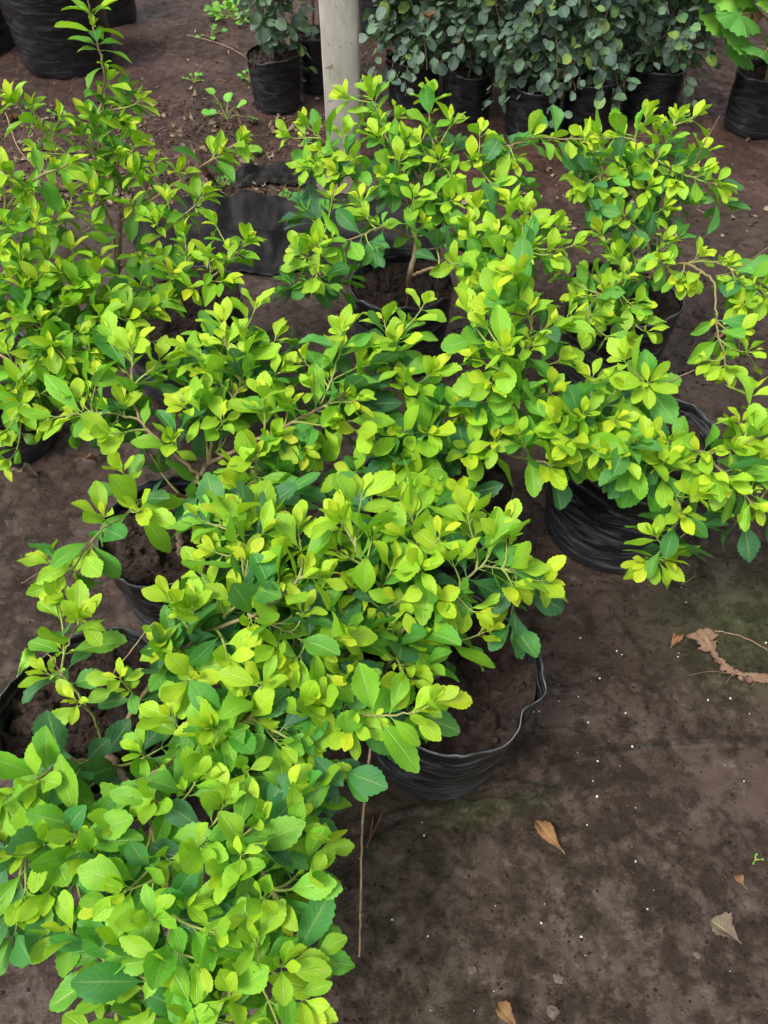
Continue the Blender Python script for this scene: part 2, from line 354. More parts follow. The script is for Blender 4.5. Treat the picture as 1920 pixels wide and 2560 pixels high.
fs = np.stack([i + j, i + j + 1, i + nx + j + 1, i + nx + j], -1).reshape(-1, 4)
gm = MB(); gm.add(np.stack([X, Y, Z], -1).reshape(-1, 3), fs, np.stack([CRE, Y], -1).reshape(-1, 2), MUD.ravel(), ALG.ravel())
tag(gm.build('ground', M['ground']), kind='structure')
def gz(x, y):
    i_ = int(np.clip(np.searchsorted(xs, x) - 1, 0, len(xs) - 2)); j_ = int(np.clip(np.searchsorted(ys, y) - 1, 0, len(ys) - 2))
    a = (x - xs[i_]) / (xs[i_ + 1] - xs[i_]); b = (y - ys[j_]) / (ys[j_ + 1] - ys[j_])
    return float((Z[j_, i_] * (1 - a) + Z[j_, i_ + 1] * a) * (1 - b) + (Z[j_ + 1, i_] * (1 - a) + Z[j_ + 1, i_ + 1] * a) * b)
def gpt(px, py, up=0.):
    p = wz(px, py, 0); p[2] = gz(p[0], p[1]) + up; return p

# ------------------------------------------------------------------ leaf templates
def leaf_template(ns=15, halfw=.22, serr=.12, fold=.3, arch=.25, wave=.05, a=1.5, b=.92, pet=.1, seed=0, twist=0.):
    r = np.random.default_rng(seed); tt = np.linspace(0, 1, ns); v = pet + (1 - pet) * tt
    tt = tt.copy(); pk = a / (a + b); f = (tt ** a) * (1 - tt) ** b / (pk ** a * (1 - pk) ** b); w = halfw * f + .012 * (1 - tt)
    sL = np.ones(ns); sR = np.ones(ns)
    for k in range(ns - 1):
        if tt[k] > .38:
            sL[k] = 1 + (serr * .5 if k % 2 else -serr * .8) * r.uniform(.6, 1.2); sR[k] = 1 + (serr * .5 if k % 2 else -serr * .8) * r.uniform(.6, 1.2)
    u = np.array([-1, -.5, 0, .5, 1.]); V3 = []; UV = []
    ph = r.uniform(0, 6.3); ph2 = r.uniform(0, 6.3)
    for k in range(ns):
        for q in u:
            sc = sL[k] if q < 0 else sR[k]; sc = sc if abs(q) == 1 else 1
            x = q * w[k] * sc; yy = v[k] + (.018 if (k % 2 and abs(q) == 1 and tt[k] > .38 and serr > 0) else 0)
            z = fold * abs(x) + wave * abs(q) ** 2 * w[k] / halfw * math.sin(v[k] * 8 + (ph if q < 0 else ph2)) - arch * (v[k] ** 2) * .5 + twist * x * v[k]
            yv = yy - arch * .12 * v[k] ** 2
            V3.append((x, yv, z)); UV.append((q, v[k]))
    F = [[k * 5 + c, k * 5 + c + 1, (k + 1) * 5 + c + 1, (k + 1) * 5 + c] for k in range(ns - 1) for c in range(4)]
    # petiole
    n0 = len(V3); pw = .011
    for (x, z) in ((-pw, 0), (pw, 0), (0, -pw * 1.6)): V3.append((x, 0, z)); UV.append((0, 0))
    for (x, z) in ((-pw, 0), (pw, 0), (0, -pw * 1.6)): V3.append((x, pet + .04, z - arch * .5 * pet ** 2)); UV.append((0, .1))
    for q in range(3): F.append([n0 + q, n0 + (q + 1) % 3, n0 + 3 + (q + 1) % 3, n0 + 3 + q])
    return np.array(V3), np.array(F), np.array(UV)
TL = [leaf_template(19, random.uniform(.195, .262), random.uniform(.035, .105), random.uniform(.05, .5), random.uniform(.0, .7), random.uniform(.015, .08), a=random.uniform(1.25, 1.6), b=random.uniform(.85, 1.1), seed=k, twist=random.uniform(-.8, .8)) for k in range(22)]
TSM = [leaf_template(9, random.uniform(.17, .24), random.uniform(.04, .14), random.uniform(.4, .9), random.uniform(-.1, .4), .02, seed=50 + k) for k in range(6)]
TA = [leaf_template(11, random.uniform(.18, .23), .03, random.uniform(.2, .6), random.uniform(.1, .7), .03, a=1.0, b=.95, seed=80 + k, twist=random.uniform(-.3, .3)) for k in range(8)]
TG = [leaf_template(7, random.uniform(.3, .38), 0, random.uniform(.1, .4), random.uniform(.1, .5), .03, a=.6, b=.55, pet=.16, seed=110 + k) for k in range(6)]

def put_leaf(mb, T, base, l, n, size, age, wid=1.):
    v, f, uv = T; l = nrm(l); x = nrm(np.cross(l, n)); n = np.cross(x, l)
    s = np.array([wid * random.choice((1, 1)), 1, 1])
    P = (v * s * size) @ np.stack([x, l, n])
    mb.add(P + base, f, uv, min(max(age, 0), 1), random.random())

UP = V(0, 0, 1)
def leaf_pair(mb, T, p, d, az, size, age, theta, droop, single=False, wid=1., upw=.9):
    d = nrm(d); ref = V(1, 0, 0) if abs(d[0]) < .8 else V(0, 1, 0)
    e1 = nrm(np.cross(d, ref)); e2 = np.cross(d, e1)
    for s in ((0,) if single else (0, math.pi)):
        a = az + s + random.gauss(0, .32); th = theta + random.gauss(0, .24)
        rad = math.cos(a) * e1 + math.sin(a) * e2
        l = math.cos(th) * d + math.sin(th) * rad
        l[2] = l[2] - droop * random.uniform(.4, 1.3)
        if l[2] < -.85: l[2] = -.85
        l = nrm(l)
        n = nrm(.45 * d + upw * UP + rng.normal(0, .26, 3)); n = n - l * n.dot(l)
        if np.linalg.norm(n) < .15: n = d - l * d.dot(l) + rng.normal(0, .1, 3)
        put_leaf(mb, random.choice(T), p + rad * .001, l, nrm(n), size * random.uniform(.68, 1.18), age + random.gauss(0, .055), wid * random.uniform(.88, 1.1))

SZ = 1.36
def leafy(mb, path, lenl=.13, smax=.056, age0=.03, grow=.095, T=TL, Tsm=TSM, inter=.019, droop=.1, axil=.35, tipn=2, tiny=.019, stop_short=0):
    """leaves in crossed pairs back from the tip of a twig"""
    smax = smax * SZ; inter = inter * 1.25; tiny = tiny * 1.25
    seg = np.linalg.norm(np.diff(path, axis=0), axis=1); cum = np.concatenate([[0], np.cumsum(seg)]); tot = cum[-1]
    az = random.uniform(0, 3.14); s = 0.; k = 0
    while s < min(lenl, tot - .004):
        q = tot - s; i = min(np.searchsorted(cum, q) - 1, len(seg) - 1); i = max(i, 0)
        t = (q - cum[i]) / max(seg[i], 1e-9); p = path[i] * (1 - t) + path[i + 1] * t
        d = nrm(path[min(i + 1, len(path) - 1)] - path[max(i - 1, 0)])
        g = min(1., (k + .6) / (tipn + 2.2)); size = tiny + (smax - tiny) * g ** .9
        if k > 6: size *= random.uniform(.75, 1.05)
        theta = .45 + .75 * min(1, k / 4.)
        leaf_pair(mb, Tsm if size < .024 else T, p, d, az, size, age0 + grow * k + (.3 if k > 2 and random.random() < .2 else 0), theta, droop * min(1.5, .3 + k * .25))
        if k > 2 and random.random() < axil * .7:   # small young shoot in the axil
            for _ in range(2):
                dd = nrm(d + rng.normal(0, .6, 3) + UP * .5)
                leaf_pair(mb, Tsm, p + dd * .008, dd, random.uniform(0, 3), random.uniform(.014, .026), age0 + .02 + .1 * random.random(), .7, 0)
        az += math.pi / 2 + random.gauss(0, .15)
        s += (.0035 + .003 * k if k < tipn else inter * random.uniform(.8, 1.25)); k += 1

ph_ = (1 + 5 ** .5) / 2
LUMP = (np.array([(-1, ph_, 0), (1, ph_, 0), (-1, -ph_, 0), (1, -ph_, 0), (0, -1, ph_), (0, 1, ph_), (0, -1, -ph_), (0, 1, -ph_), (ph_, 0, -1), (ph_, 0, 1), (-ph_, 0, -1), (-ph_, 0, 1)]) / 1.9 * rng.uniform(.75, 1.25, (12, 1)),
        np.array([(0, 11, 5), (0, 5, 1), (0, 1, 7), (0, 7, 10), (0, 10, 11), (1, 5, 9), (5, 11, 4), (11, 10, 2), (10, 7, 6), (7, 1, 8), (3, 9, 4), (3, 4, 2), (3, 2, 6), (3, 6, 8), (3, 8, 9), (4, 9, 5), (2, 4, 11), (6, 2, 10), (8, 6, 7), (9, 8, 1)]))
Q3 = [np.linalg.qr(rng.normal(0, 1, (3, 3)))[0] for _ in range(8)]
Q3 = [q if np.linalg.det(q) > 0 else -q for q in Q3]
# ------------------------------------------------------------------ pots
def pot_parts(root, origin, r, H, seed, base_taper=.84, soil_drop=.035, mat='pot', lean=(0, 0), fold=None, rimw=1., dents=((.9, -.006, .2), (3.9, -.008, .25))):
    """black nursery bag: wall with rumpled thin rim; soil inside. Origin = base centre"""
    na, nh = 120, 26; th = np.arange(na) * 2 * math.pi / na; rr = np.random.default_rng(seed)
    ca, sa = np.cos(th), np.sin(th)
    def wobble(h):    # h 0..1
        lo = .02 * np.sin(2 * th + seed) * h + .012 * np.sin(3 * th + seed * 2.1) * h
        wr = .022 * (fbm(ca * 2.2 + 5 + seed, sa * 2.2 + h * 9, seed, 3) - .5) * 2
        ridge = .0016 * np.sin(h * 42 + 5 * fbm(ca * 1.5 + 9, sa * 1.5 + h, seed + 3, 2))
        return lo + wr + ridge
    rimz = rimw * (.012 * np.sin(th * 2 + seed * 1.3) + .010 * (fbm(ca * 3 + 4, sa * 3, seed + 8, 4) - .5) * 2 + .009 * (fbm(ca * 14, sa * 14, seed + 4, 2) - .5))
    if fold: # (angle, depth, width): a slump of the bag wall
        for fa, fd, fw in fold: dd = np.angle(np.exp(1j * (th - fa))); rimz += fd * np.exp(-(dd / fw) ** 2)
    dent = np.zeros(na)
    for da, dd_, dw in dents: dent += dd_ * np.exp(-(np.angle(np.exp(1j * (th - da))) / dw) ** 2)
    mb = MB(); vs = []
    hs = np.linspace(0, 1, nh) ** .95
    def wall(h, inset):
        prof = base_taper + (1 - base_taper) * h ** .8 + (-.05 * (1 - h / .06) ** 2 if h < .06 else 0)
        R = r * (prof + wobble(h)) - inset + dent * h ** 1.5 + .0022 * h * (fbm(ca * 9 + h * 2, sa * 9 + h * 5, seed + 31, 3) - .5) * 2
        z = H * h + rimz * h ** 3
        return np.stack([R * ca + lean[0] * h, R * sa + lean[1] * h, z], -1)
    rows = [wall(h, 0) for h in hs]
    rows.append(wall(1., .0012) + V(0, 0, .0008)); nrim = len(rows)
    inner = np.linspace(1, .55, 9); rows += [wall(h, .0028) for h in inner]
    vs = np.concatenate(rows); n = len(rows)
    i = np.arange(n - 1)[:, None] * na; j = np.arange(na)[None, :]; j2 = (j + 1) % na
    fsw = np.stack([i + j, i + j2, i + na + j2, i + na + j], -1).reshape(-1, 4)
    ag = np.zeros(len(vs)); ag[(nrim - 2) * na:nrim * na] = 1; mb.add(vs, fsw, None, ag); mb.add(np.vstack([rows[0], V(0, 0, .002)]), np.array([[(k + 1) % na, k, na] for k in range(na)]))
    pot = mb.build('pot', M[mat], root, None)
    sb = MB(); nr = 46; hs_ = 1 - soil_drop / H
    edgeR = r * (base_taper + (1 - base_taper) * hs_ ** .8 + wobble(hs_)) - .0015
    vs = []; 
    for q in range(nr):
        t = q / (nr - 1); R = edgeR * (t * 1.0)
        x = R * ca; y = R * sa
        z = H * hs_ + .055 * (fbm(x * 15 + seed, y * 15, seed + 2, 4) - .5) + .016 * np.clip((fbm(x * 24, y * 24 + seed, seed + 7, 3) - .5) / .04, 0, 1) + .02 * (fbm(x * 55 + seed, y * 55, seed + 5, 3) - .5) + .010 * np.clip(t - .85, 0, 1) / .15 * (fbm(ca * 5, sa * 5, seed, 2)) - .008 * (1 - t)
        vs.append(np.stack([x + lean[0] * hs_, y + lean[1] * hs_, z], -1))
    vs = np.concatenate(vs); i = np.arange(nr - 1)[:, None] * na
    fsw = np.stack([i + j, i + na + j, i + na + j2, i + j2], -1).reshape(-1, 4); sb.add(vs, fsw)
    v0, f0 = LUMP
    if r > .12:
        for q in range(26):
            row = vs[int(math.sqrt(random.random()) * .85 * (nr - 1)) * na + random.randrange(na)]; sz = random.uniform(.006, .015); sb.add(v0 @ Q3[q % 8] * sz * V(1.3, 1.1, .55) + row - UP * .003, f0)
    for q in range(700 if r > .12 else 200):
        tq = math.sqrt(random.random()) * .97; ai = random.randrange(na); row = vs[int(tq * (nr - 1)) * na + ai]; sz = random.uniform(.0008, .0032) if q % 12 else random.uniform(.003, .007)
        rot = Q3[q % 8]; sb.add(v0 @ rot * sz * V(1, 1, .8) + row, f0)
    for q in range(14 if r > .12 else 0):
        row = vs[int(math.sqrt(random.random()) * .9 * (nr - 1)) * na + random.randrange(na)]; an = random.uniform(0, 6.28); ln = random.uniform(.01, .035)
        tube(sb, [row + UP * .002, row + V(math.cos(an) * ln * .5, math.sin(an) * ln * .5, .006), row + V(math.cos(an + .4) * ln, math.sin(an + .4) * ln, .003)], .0007, .0004, 4)
    soil = sb.build('soil', M['soil'], pot)
    return pot, soil

def to_px(p):
    cp, sp = math.cos(PITCH), math.sin(PITCH); d = p - V(0, 0, CAM_H); z = d[1] * cp - d[2] * sp; y = d[1] * sp + d[2] * cp
    return 960 + FPX * d[0] / z, 1280 - FPX * y / z
OPEN = [(1180, 1130, 1400, 1420), (230, 1200, 500, 1440), (840, 2090, 1010, 2420), (1740, 1290, 1990, 1480), (860, 1130, 960, 1240), (1380, 1180, 1680, 1420), (640, 700, 760, 800), (1640, 930, 1830, 1060), (-50, 1560, 330, 1920), (1060, 1560, 1400, 1900), (880, 670, 1150, 800), (-50, 1120, 230, 1600), (560, 250, 700, 820), (230, 1360, 520, 1440), (330, 150, 560, 330)]
def clear_of(p):
    x, y = to_px(p); return any(a < x < c and b < y < d for a, b, c, d in OPEN)
# ------------------------------------------------------------------ lime shrubs
class Shrub:
    def __init__(s, name, label, pot, H=.25, seed=1, cat='potted shrub', ymode=None, **pk):
        cx, cy, hw = pot; c = wz(cx, cy, H); r = hw * depth(c) / FPX
        s.base = V(c[0], c[1], gz(c[0], c[1]) - .003); s.root = empty(name, s.base); s.H = H; s.r = r
        tag(s.root, label, cat, 'lime leaved shrubs in black nursery bags')
        pot_parts(s.root, s.base, r, H, seed, **pk); s.br = []; s.tips = []; s.ymode = ymode
    def P(s, t):
        if s.ymode and len(t) == 3 and t[2] < 0: return wy(t[0], t[1], s.ymode[0] + s.ymode[1] * (t[1] - 400) / 1000 + (-t[2] - 1) )
        return wz(*t)
    def branch(s, pts, r0, r1, age=.8):
        p = smooth_path([s.P(t) for t in pts], 8, .0012); s.br.append(dict(p=p, r0=r0, r1=r1, age=age, sh=[])); return s
    def shoots(s, tips, **kw):
        for t in tips: s.tips.append((s.P(t[:3]), dict(kw))); 
        return s
    def finish(s, mat='lime', fill=1.0, T=TL, smax=.056, fillkw=None, lenl=.13, droop=.12, fz=(-.1, -.035), bare=None):
        allt = [(t, kw, 0) for t, kw in s.tips]
        cnt = int(len(s.tips) * fill)
        for k in range(cnt):
            if k: pass
            b = s.tips[k % len(s.tips)][0]
            q = b + V(rng.normal(0, .045), rng.normal(0, .045), rng.uniform(*fz)); q[2] = max(q[2], .09)
            if clear_of(q): continue
            allt.append((q, dict(age0=random.uniform(.38, .7)), 1))
        for t, kw, isf in allt:
            best = None
            for b in s.br:
                P = b['p']; st = max(1, len(P) // 5) if b is s.br[0] else 0
                PP = P[st:]; d = np.linalg.norm(PP - t, axis=1) + np.clip(PP[:, 2] - t[2] + .03, 0, 1) * .8
                # prefer attaching a little back along the branch
                i = int(np.argmin(d)); 
                if best is None or d[i] < best[0]: best = (d[i], b, st + i)
            d, b, i = best; i = max(0, i - random.randint(1, 3)); b['sh'].append((t, kw, isf, i))
        for b in s.br:
            wood = MB(); lv = MB(); P = b['p']; tube(wood, P, b['r0'] * (.9 if b is s.br[0] else .8), b['r1'] * .85, 9, b['age'])
            for t, kw, isf, i in b['sh']:
                a = P[i]; rad = t - a; L = np.linalg.norm(rad)
                dirb = nrm(P[min(i + 2, len(P) - 1)] - P[max(i - 2, 0)])
                m1 = a + (dirb * .35 + nrm(rad) * .5 + UP * -.05) * L * .5
                end = nrm(V(rad[0], rad[1], max(rad[2], 0) + L * (.55 if not isf else .25)))
                m2 = t - end * L * .33
                tt = np.linspace(0, 1, 14)[:, None]
                pth = (1 - tt) ** 3 * a + 3 * (1 - tt) ** 2 * tt * m1 + 3 * (1 - tt) * tt ** 2 * m2 + tt ** 3 * t
                wr = min(b['r1'] * 1.1, .0022) + .004 * min(L, .3); tube(wood, pth, min(wr, .0034), .0009, 6, .38 if L > .15 else .15)
                kk = dict(lenl=lenl * random.uniform(.85, 1.25), smax=smax * random.uniform(.85, 1.12), droop=droop); kk.update(kw)
                if isf: kk.update(fillkw or {}); kk['axil'] = .12; kk['smax'] = kk['smax'] * 1.08; kk['tipn'] = 1; kk['tiny'] = .03
                leafy(lv, pth, T=T, **kk)
            # end of the branch itself carries leaves
            if b.get('end', True) and b is not s.br[0]: leafy(lv, P, T=T, lenl=lenl * .9, smax=smax, droop=droop)
            o = wood.build('trunk' if b is s.br[0] else 'branch', M['bark'], s.root, s.base)
            if lv.n: lv.build('foliage', M[mat], o, s.base)
        return s

LN = 'lime_shrub'
# --- front centre pot
H = Shrub(LN, 'lime shrub leaning left out of the front bag with cracked soil and torn rim', (1106, 1664, 226), .25, 3, fold=[(-.95, -.028, .34), (.0, .035, .5)], rimw=1.15, soil_drop=.03, dents=((-.62, -.011, .13), (-.35, .009, .14), (-1.5, .006, .2), (-2.2, -.008, .2)), lean=(.012, 0))
H.branch([(1092, 1682, .215), (1040, 1700, .25), (985, 1722, .265), (900, 1752, .285), (810, 1785, .30)], .0085, .006, .9)
H.branch([(985, 1722, .262), (966, 1680, .29), (994, 1607, .34), (1037, 1496, .40), (1047, 1400, .44), (1030, 1290, .47)], .005, .0022, .6)
H.branch([(994, 1607, .34), (960, 1500, .41), (905, 1400, .45), (860, 1310, .49)], .0035, .0018, .35)
H.branch([(1030, 1497, .40), (1120, 1490, .42), (1200, 1420, .43), (1290, 1425, .42)], .003, .0014, .3)
H.branch([(810, 1785, .3), (880, 1790, .34), (960, 1790, .38), (1040, 1780, .40)], .003, .0013, .35)
H.branch([(985, 1722, .262), (900, 1650, .33), (820, 1560, .38), (760, 1480, .42)], .0038, .0015, .5)
H.shoots([(905, 1232, .50), (848, 1290, .5), (1000, 1245, .48), (1170, 1290, .46), (1265, 1305, .45), (1240, 1345, .45), (1360, 1452, .42), (1285, 1465, .42),
          (1085, 1755, .41), (1020, 1700, .37), (1050, 1420, .47), (1190, 1530, .40), (1130, 1400, .45), (930, 1340, .47), (980, 1420, .46), (1100, 1340, .47), (840, 1375, .46),
          (1010, 1340, .48), (770, 1445, .44), (1090, 1500, .42), (900, 1480, .42), (960, 1570, .38), (1040, 1600, .37), (880, 1822, .36), (790, 1740, .38), (870, 1700, .36), (1000, 1500, .43),
          (1210, 1580, .35), (880, 1560, .38)])
H.finish(fill=.8, smax=.06)
# a bare dead twig hanging from the front of this shrub
bt = MB(); tw = smooth_path([wz(930, 1790, .30), wz(925, 1870, .275), wz(906, 2060, .245), wz(902, 2230, .225), wz(898, 2392, .20)], 8, .0004); tube(bt, tw, .0021, .0013, 6, .95)
for k in (14, 17, 20, 27): tube(bt, [tw[k], tw[k] + V(.004 * random.choice((-1, 1)), .002, -.001)], .0013, .0005, 5, .95)
bt.build('bare_twig', M['twig'], H.root, H.base)

# --- bottom left pot
I = Shrub(LN, 'largest lime shrub, sprawling forward from the bag at the bottom left', (212, 1768, 224), .25, 5, soil_drop=.05)
I.branch([(262, 1850, .19), (290, 1915, .24), (325, 1965, .28)], .0068, .0055, .9)
I.branch([(278, 1870, .215), (380, 1705, .30), (500, 1590, .375), (650, 1530, .43), (760, 1440, .46)], .005, .0022, .5)
I.branch([(325, 1965, .28), (430, 1905, .31), (530, 1850, .34), (640, 1790, .37)], .0045, .0018, .5)
I.branch([(325, 1965, .28), (260, 2030, .31), (150, 2085, .33), (60, 2120, .34)], .0055, .002, .75)
I.branch([(325, 1965, .28), (380, 2080, .32), (420, 2230, .35), (420, 2400, .34), (400, 2560, .3)], .0048, .002, .7)
I.branch([(330, 1970, .28), (480, 2050, .33), (620, 2130, .36), (700, 2260, .35)], .0042, .0018, .6)
I.branch([(420, 2560, .27), (500, 2540, .3), (580, 2480, .33), (720, 2400, .34)], .0034, .0014, .45)
I.branch([(285, 1930, .24), (180, 1900, .29), (90, 1950, .33), (0, 2010, .34)], .004, .0018, .5)
I.branch([(560, 1545, .40), (610, 1480, .43), (600, 1380, .46), (580, 1290, .48)], .003, .0014, .2)
I.branch([(620, 1535, .42), (700, 1570, .42), (800, 1625, .41)], .0026, .0012, .25)
I.branch([(260, 1860, .19), (222, 1770, .27), (155, 1680, .32), (175, 1600, .35), (200, 1550, .38)], .003, .0013, .25)
I.shoots([(585, 1288, .49), (500, 1300, .46), (660, 1330, .48), (745, 1320, .47), (700, 1400, .46), (620, 1400, .46), (425, 1500, .42), (405, 1610, .39), (500, 1430, .44),
          (842, 1592, .43), (570, 1650, .42), (655, 1705, .42), (530, 1820, .39), (770, 1760, .38), (760, 1530, .44), (700, 1500, .44), (690, 1620, .42), (590, 1500, .43), (480, 1520, .42),
          (800, 1440, .46), (630, 1560, .43), (740, 1650, .41), (480, 1700, .38), (430, 1790, .36), (600, 1760, .38), (820, 1690, .38), (540, 1380, .46), (680, 1290, .46)])
I.shoots([(198, 1548, .39), (140, 1490, .36), (115, 1682, .33), (190, 1750, .32), (300, 1695, .34)], lenl=.07, smax=.04)
I.shoots([(87, 1950, .35), (110, 2112, .36), (197, 2090, .36), (12, 1991, .35), (492, 1950, .37), (385, 1997, .36), (527, 1870, .37), (723, 1974, .37), (741, 2055, .37),
          (778, 2205, .36), (602, 2141, .40), (498, 2118, .39), (312, 2228, .38), (272, 2257, .37), (376, 2298, .38), (463, 2257, .38), (561, 2188, .39), (654, 2246, .38),
          (405, 2408, .37), (573, 2489, .36), (705, 2415, .36), (538, 2332, .38), (174, 2332, .34), (480, 2538, .34), (230, 2150, .36), (640, 2060, .38), (560, 2010, .37),
          (300, 2060, .34), (420, 2150, .36), (620, 1930, .37), (700, 1860, .36), (60, 2240, .34), (640, 2350, .37), (330, 2360, .35),
          (290, 2450, .32), (760, 2500, .33), (700, 2570, .32), (500, 2400, .37), (120, 2240, .34), (350, 1880, .34), (230, 2590, .3), (610, 2570, .32), (350, 2560, .3),
          (760, 1880, .34), (800, 2110, .33), (790, 1960, .34)], smax=.054, age0=.16, grow=.1)
I.finish(fill=.75, fz=(-.09, -.02), droop=.16)

# --- left middle pot
G = Shrub(LN, 'lime shrub with gnarled brown stem in the wrinkled bag before the tallest plant', (432, 1325, 184), .25, 8, soil_drop=.04)
G.branch([(455, 1385, .205), (452, 1330, .24), (470, 1240, .3), (520, 1160, .36)], .0085, .006, 1.)
G.branch([(520, 1160, .36), (640, 1100, .41), (760, 1040, .44), (860, 990, .46)], .005, .002, .65)
G.branch([(500, 1190, .34), (420, 1120, .4), (350, 1050, .43), (330, 960, .46), (330, 870, .5)], .0045, .0018, .6)
G.branch([(520, 1160, .36), (540, 1060, .42), (600, 960, .46), (560, 850, .52)], .004, .0018, .55)
G.branch([(470, 1240, .3), (380, 1240, .35), (300, 1300, .37), (240, 1340, .38), (150, 1470, .36)], .0038, .0013, .4)
G.branch([(800, 1010, .45), (835, 930, .48), (855, 835, .52)], .0026, .0012, .15)
G.branch([(540, 1130, .38), (640, 1180, .4), (590, 1240, .42)], .003, .0013, .3)
G.branch([(350, 1050, .43), (250, 1030, .44), (130, 1046, .43)], .003, .0013, .35)
G.shoots([(330, 868, .51), (270, 842, .5), (560, 806, .53), (640, 760, .53), (690, 845, .5), (855, 826, .54), (655, 985, .49), (890, 1000, .48), (460, 1015, .48), (272, 1082, .45),
          (305, 1175, .43), (355, 1272, .41), (255, 1290, .40), (640, 1140, .44), (585, 1165, .43), (600, 1215, .42), (400, 900, .49), (470, 880, .5), (520, 930, .49), (760, 900, .49),
          (820, 1060, .45), (900, 1080, .44), (720, 1010, .46), (560, 1050, .45), (430, 1100, .44), (690, 1090, .44), (760, 1120, .42), (310, 1010, .45), (590, 900, .5),
          (940, 960, .46), (900, 910, .48), (700, 930, .48), (620, 860, .51), (200, 1000, .45), (500, 990, .47), (780, 970, .47),
          (110, 1050, .42), (190, 1040, .43), (240, 940, .46), (700, 1235, .35), (540, 870, .5)])
G.shoots([(150, 1480, .36), (230, 1380, .37), (120, 1400, .34)], lenl=.08, smax=.048)
G.finish(fill=.7)

# --- middle pot
Fp = Shrub(LN, 'lime shrub with forked tan stem in the middle bag behind the front one', (1092, 1215, 194), .25, 12)
Fp.branch([(1040, 1200, .21), (1080, 1180, .25), (1130, 1165, .29), (1185, 1130, .32)], .0085, .0062, .85)
Fp.branch([(1185, 1130, .32), (1215, 1060, .38), (1240, 1000, .43), (1268, 945, .48), (1262, 880, .53)], .0055, .0025, .7)
Fp.branch([(1130, 1162, .29), (1140, 1090, .35), (1150, 1030, .4)], .004, .0016, .5)
Fp.branch([(1130, 1165, .29), (1140, 1240, .33), (1145, 1330, .36)], .0035, .0014, .5)
Fp.branch([(1200, 1125, .33), (1290, 1140, .36), (1400, 1160, .38), (1480, 1120, .41)], .0038, .0016, .55)
Fp.branch([(1080, 1180, .25), (1065, 1090, .36), (1000, 980, .42), (980, 860, .48)], .0042, .0016, .55)
Fp.branch([(1268, 945, .48), (1320, 850, .52), (1330, 760, .56), (1290, 690, .6)], .0032, .0014, .35)
Fp.shoots([(1262, 872, .56), (1150, 1022, .43), (1065, 1082, .42), (1075, 935, .47), (995, 852, .5), (1380, 1060, .45), (1300, 1082, .43), (1175, 1125, .39), (1238, 1100, .40), (1377, 1165, .39),
           (1215, 810, .55), (1330, 860, .54), (1284, 680, .62), (960, 900, .47), (1145, 1236, .39), (1000, 1080, .42), (1080, 1230, .38),
           (880, 1180, .38), (1320, 780, .56), (1170, 780, .54), (1230, 960, .5), (1400, 900, .5), (1380, 980, .47), (1010, 960, .46), (1240, 760, .57), (1060, 760, .52), (960, 800, .5),
           (1200, 900, .52), (1020, 1150, .38), (1370, 820, .54), (980, 1190, .36), (1430, 790, .54)])
Fp.finish(fill=.6)

# --- right pot
E = Shrub(LN, 'low spreading lime shrub hanging over the ribbed bag at the right edge', (1588, 1112, 200), .25, 15, base_taper=.88)
E.branch([(1600, 1120, .21), (1590, 1090, .27), (1580, 1080, .32)], .008, .006, .9)
E.branch([(1580, 1080, .32), (1520, 1070, .37), (1460, 1050, .42)], .0045, .002, .6)
E.branch([(1580, 1080, .32), (1650, 1100, .37), (1750, 1130, .40), (1860, 1110, .42)], .0045, .0018, .6)
E.branch([(1590, 1095, .28), (1640, 1180, .36), (1700, 1270, .34), (1660, 1360, .28), (1630, 1400, .25)], .0042, .0014, .5)
E.branch([(1580, 1080, .32), (1600, 1000, .4), (1620, 950, .45)], .0036, .0016, .5)
E.branch([(1750, 1130, .4), (1830, 1200, .38), (1890, 1270, .34)], .003, .0013, .4)
E.shoots([(1458, 1034, .45), (1620, 958, .47), (1480, 945, .47), (1540, 975, .46), (1498, 1120, .42), (1556, 1138, .42), (1672, 1105, .43), (1614, 1110, .43), (1828, 1120, .43), (1897, 1086, .43),
          (1880, 976, .46), (1750, 1130, .42), (1741, 1237, .38), (1700, 1283, .36), (1816, 1208, .39), (1886, 1265, .36), (1930, 1180, .38), (1430, 1100, .43),
          (1540, 1050, .44), (1400, 1040, .45), (1660, 1150, .41), (1850, 1060, .42), (1780, 1180, .4), (1930, 1060, .42), (1900, 1150, .4), (1700, 1160, .4), (1560, 900, .48)])
E.shoots([(1640, 1340, .3), (1615, 1405, .25), (1660, 1400, .26)], lenl=.07)
E.finish(fill=.55, droop=.1)

# --- back middle pot
C = Shrub(LN, 'upright lime shrub with bare lower stem, directly in front of the painted post', (1004, 705, 132), .22, 18, ymode=(1.62, -.45))
C.branch([(1022, 765, .19), (1025, 690, -.98), (1040, 610, -.99), (1030, 520, -1.02), (1000, 420, -1.03)], .0085, .004, .85)
C.branch([(1025, 690, -.98), (1080, 670, -.93), (1150, 660, -.9), (1230, 640, -.88), (1330, 620, -.85)], .005, .002, .6)
C.branch([(1040, 600, -.99), (960, 570, -.92), (870, 600, -.88), (790, 612, -.85)], .0036, .0014, .5)
C.branch([(1030, 520, -1.02), (920, 430, -1.0), (820, 360, -1.0), (765, 315, -1.0)], .0036, .0015, .5)
C.branch([(1000, 420, -1.03), (960, 330, -1.03), (930, 240, -1.03)], .0032, .0014, .45)
C.branch([(1030, 520, -1.02), (1080, 400, -1.0), (1070, 250, -1.03)], .0036, .0015, .5)
C.branch([(1080, 430, -1.0), (1180, 400, -.98), (1260, 370, -.97), (1340, 345, -.97), (1460, 350, -.95)], .0036, .0015, .5)
C.branch([(820, 560, -.9), (790, 640, -.86), (790, 700, -.84)], .002, .001, .4)
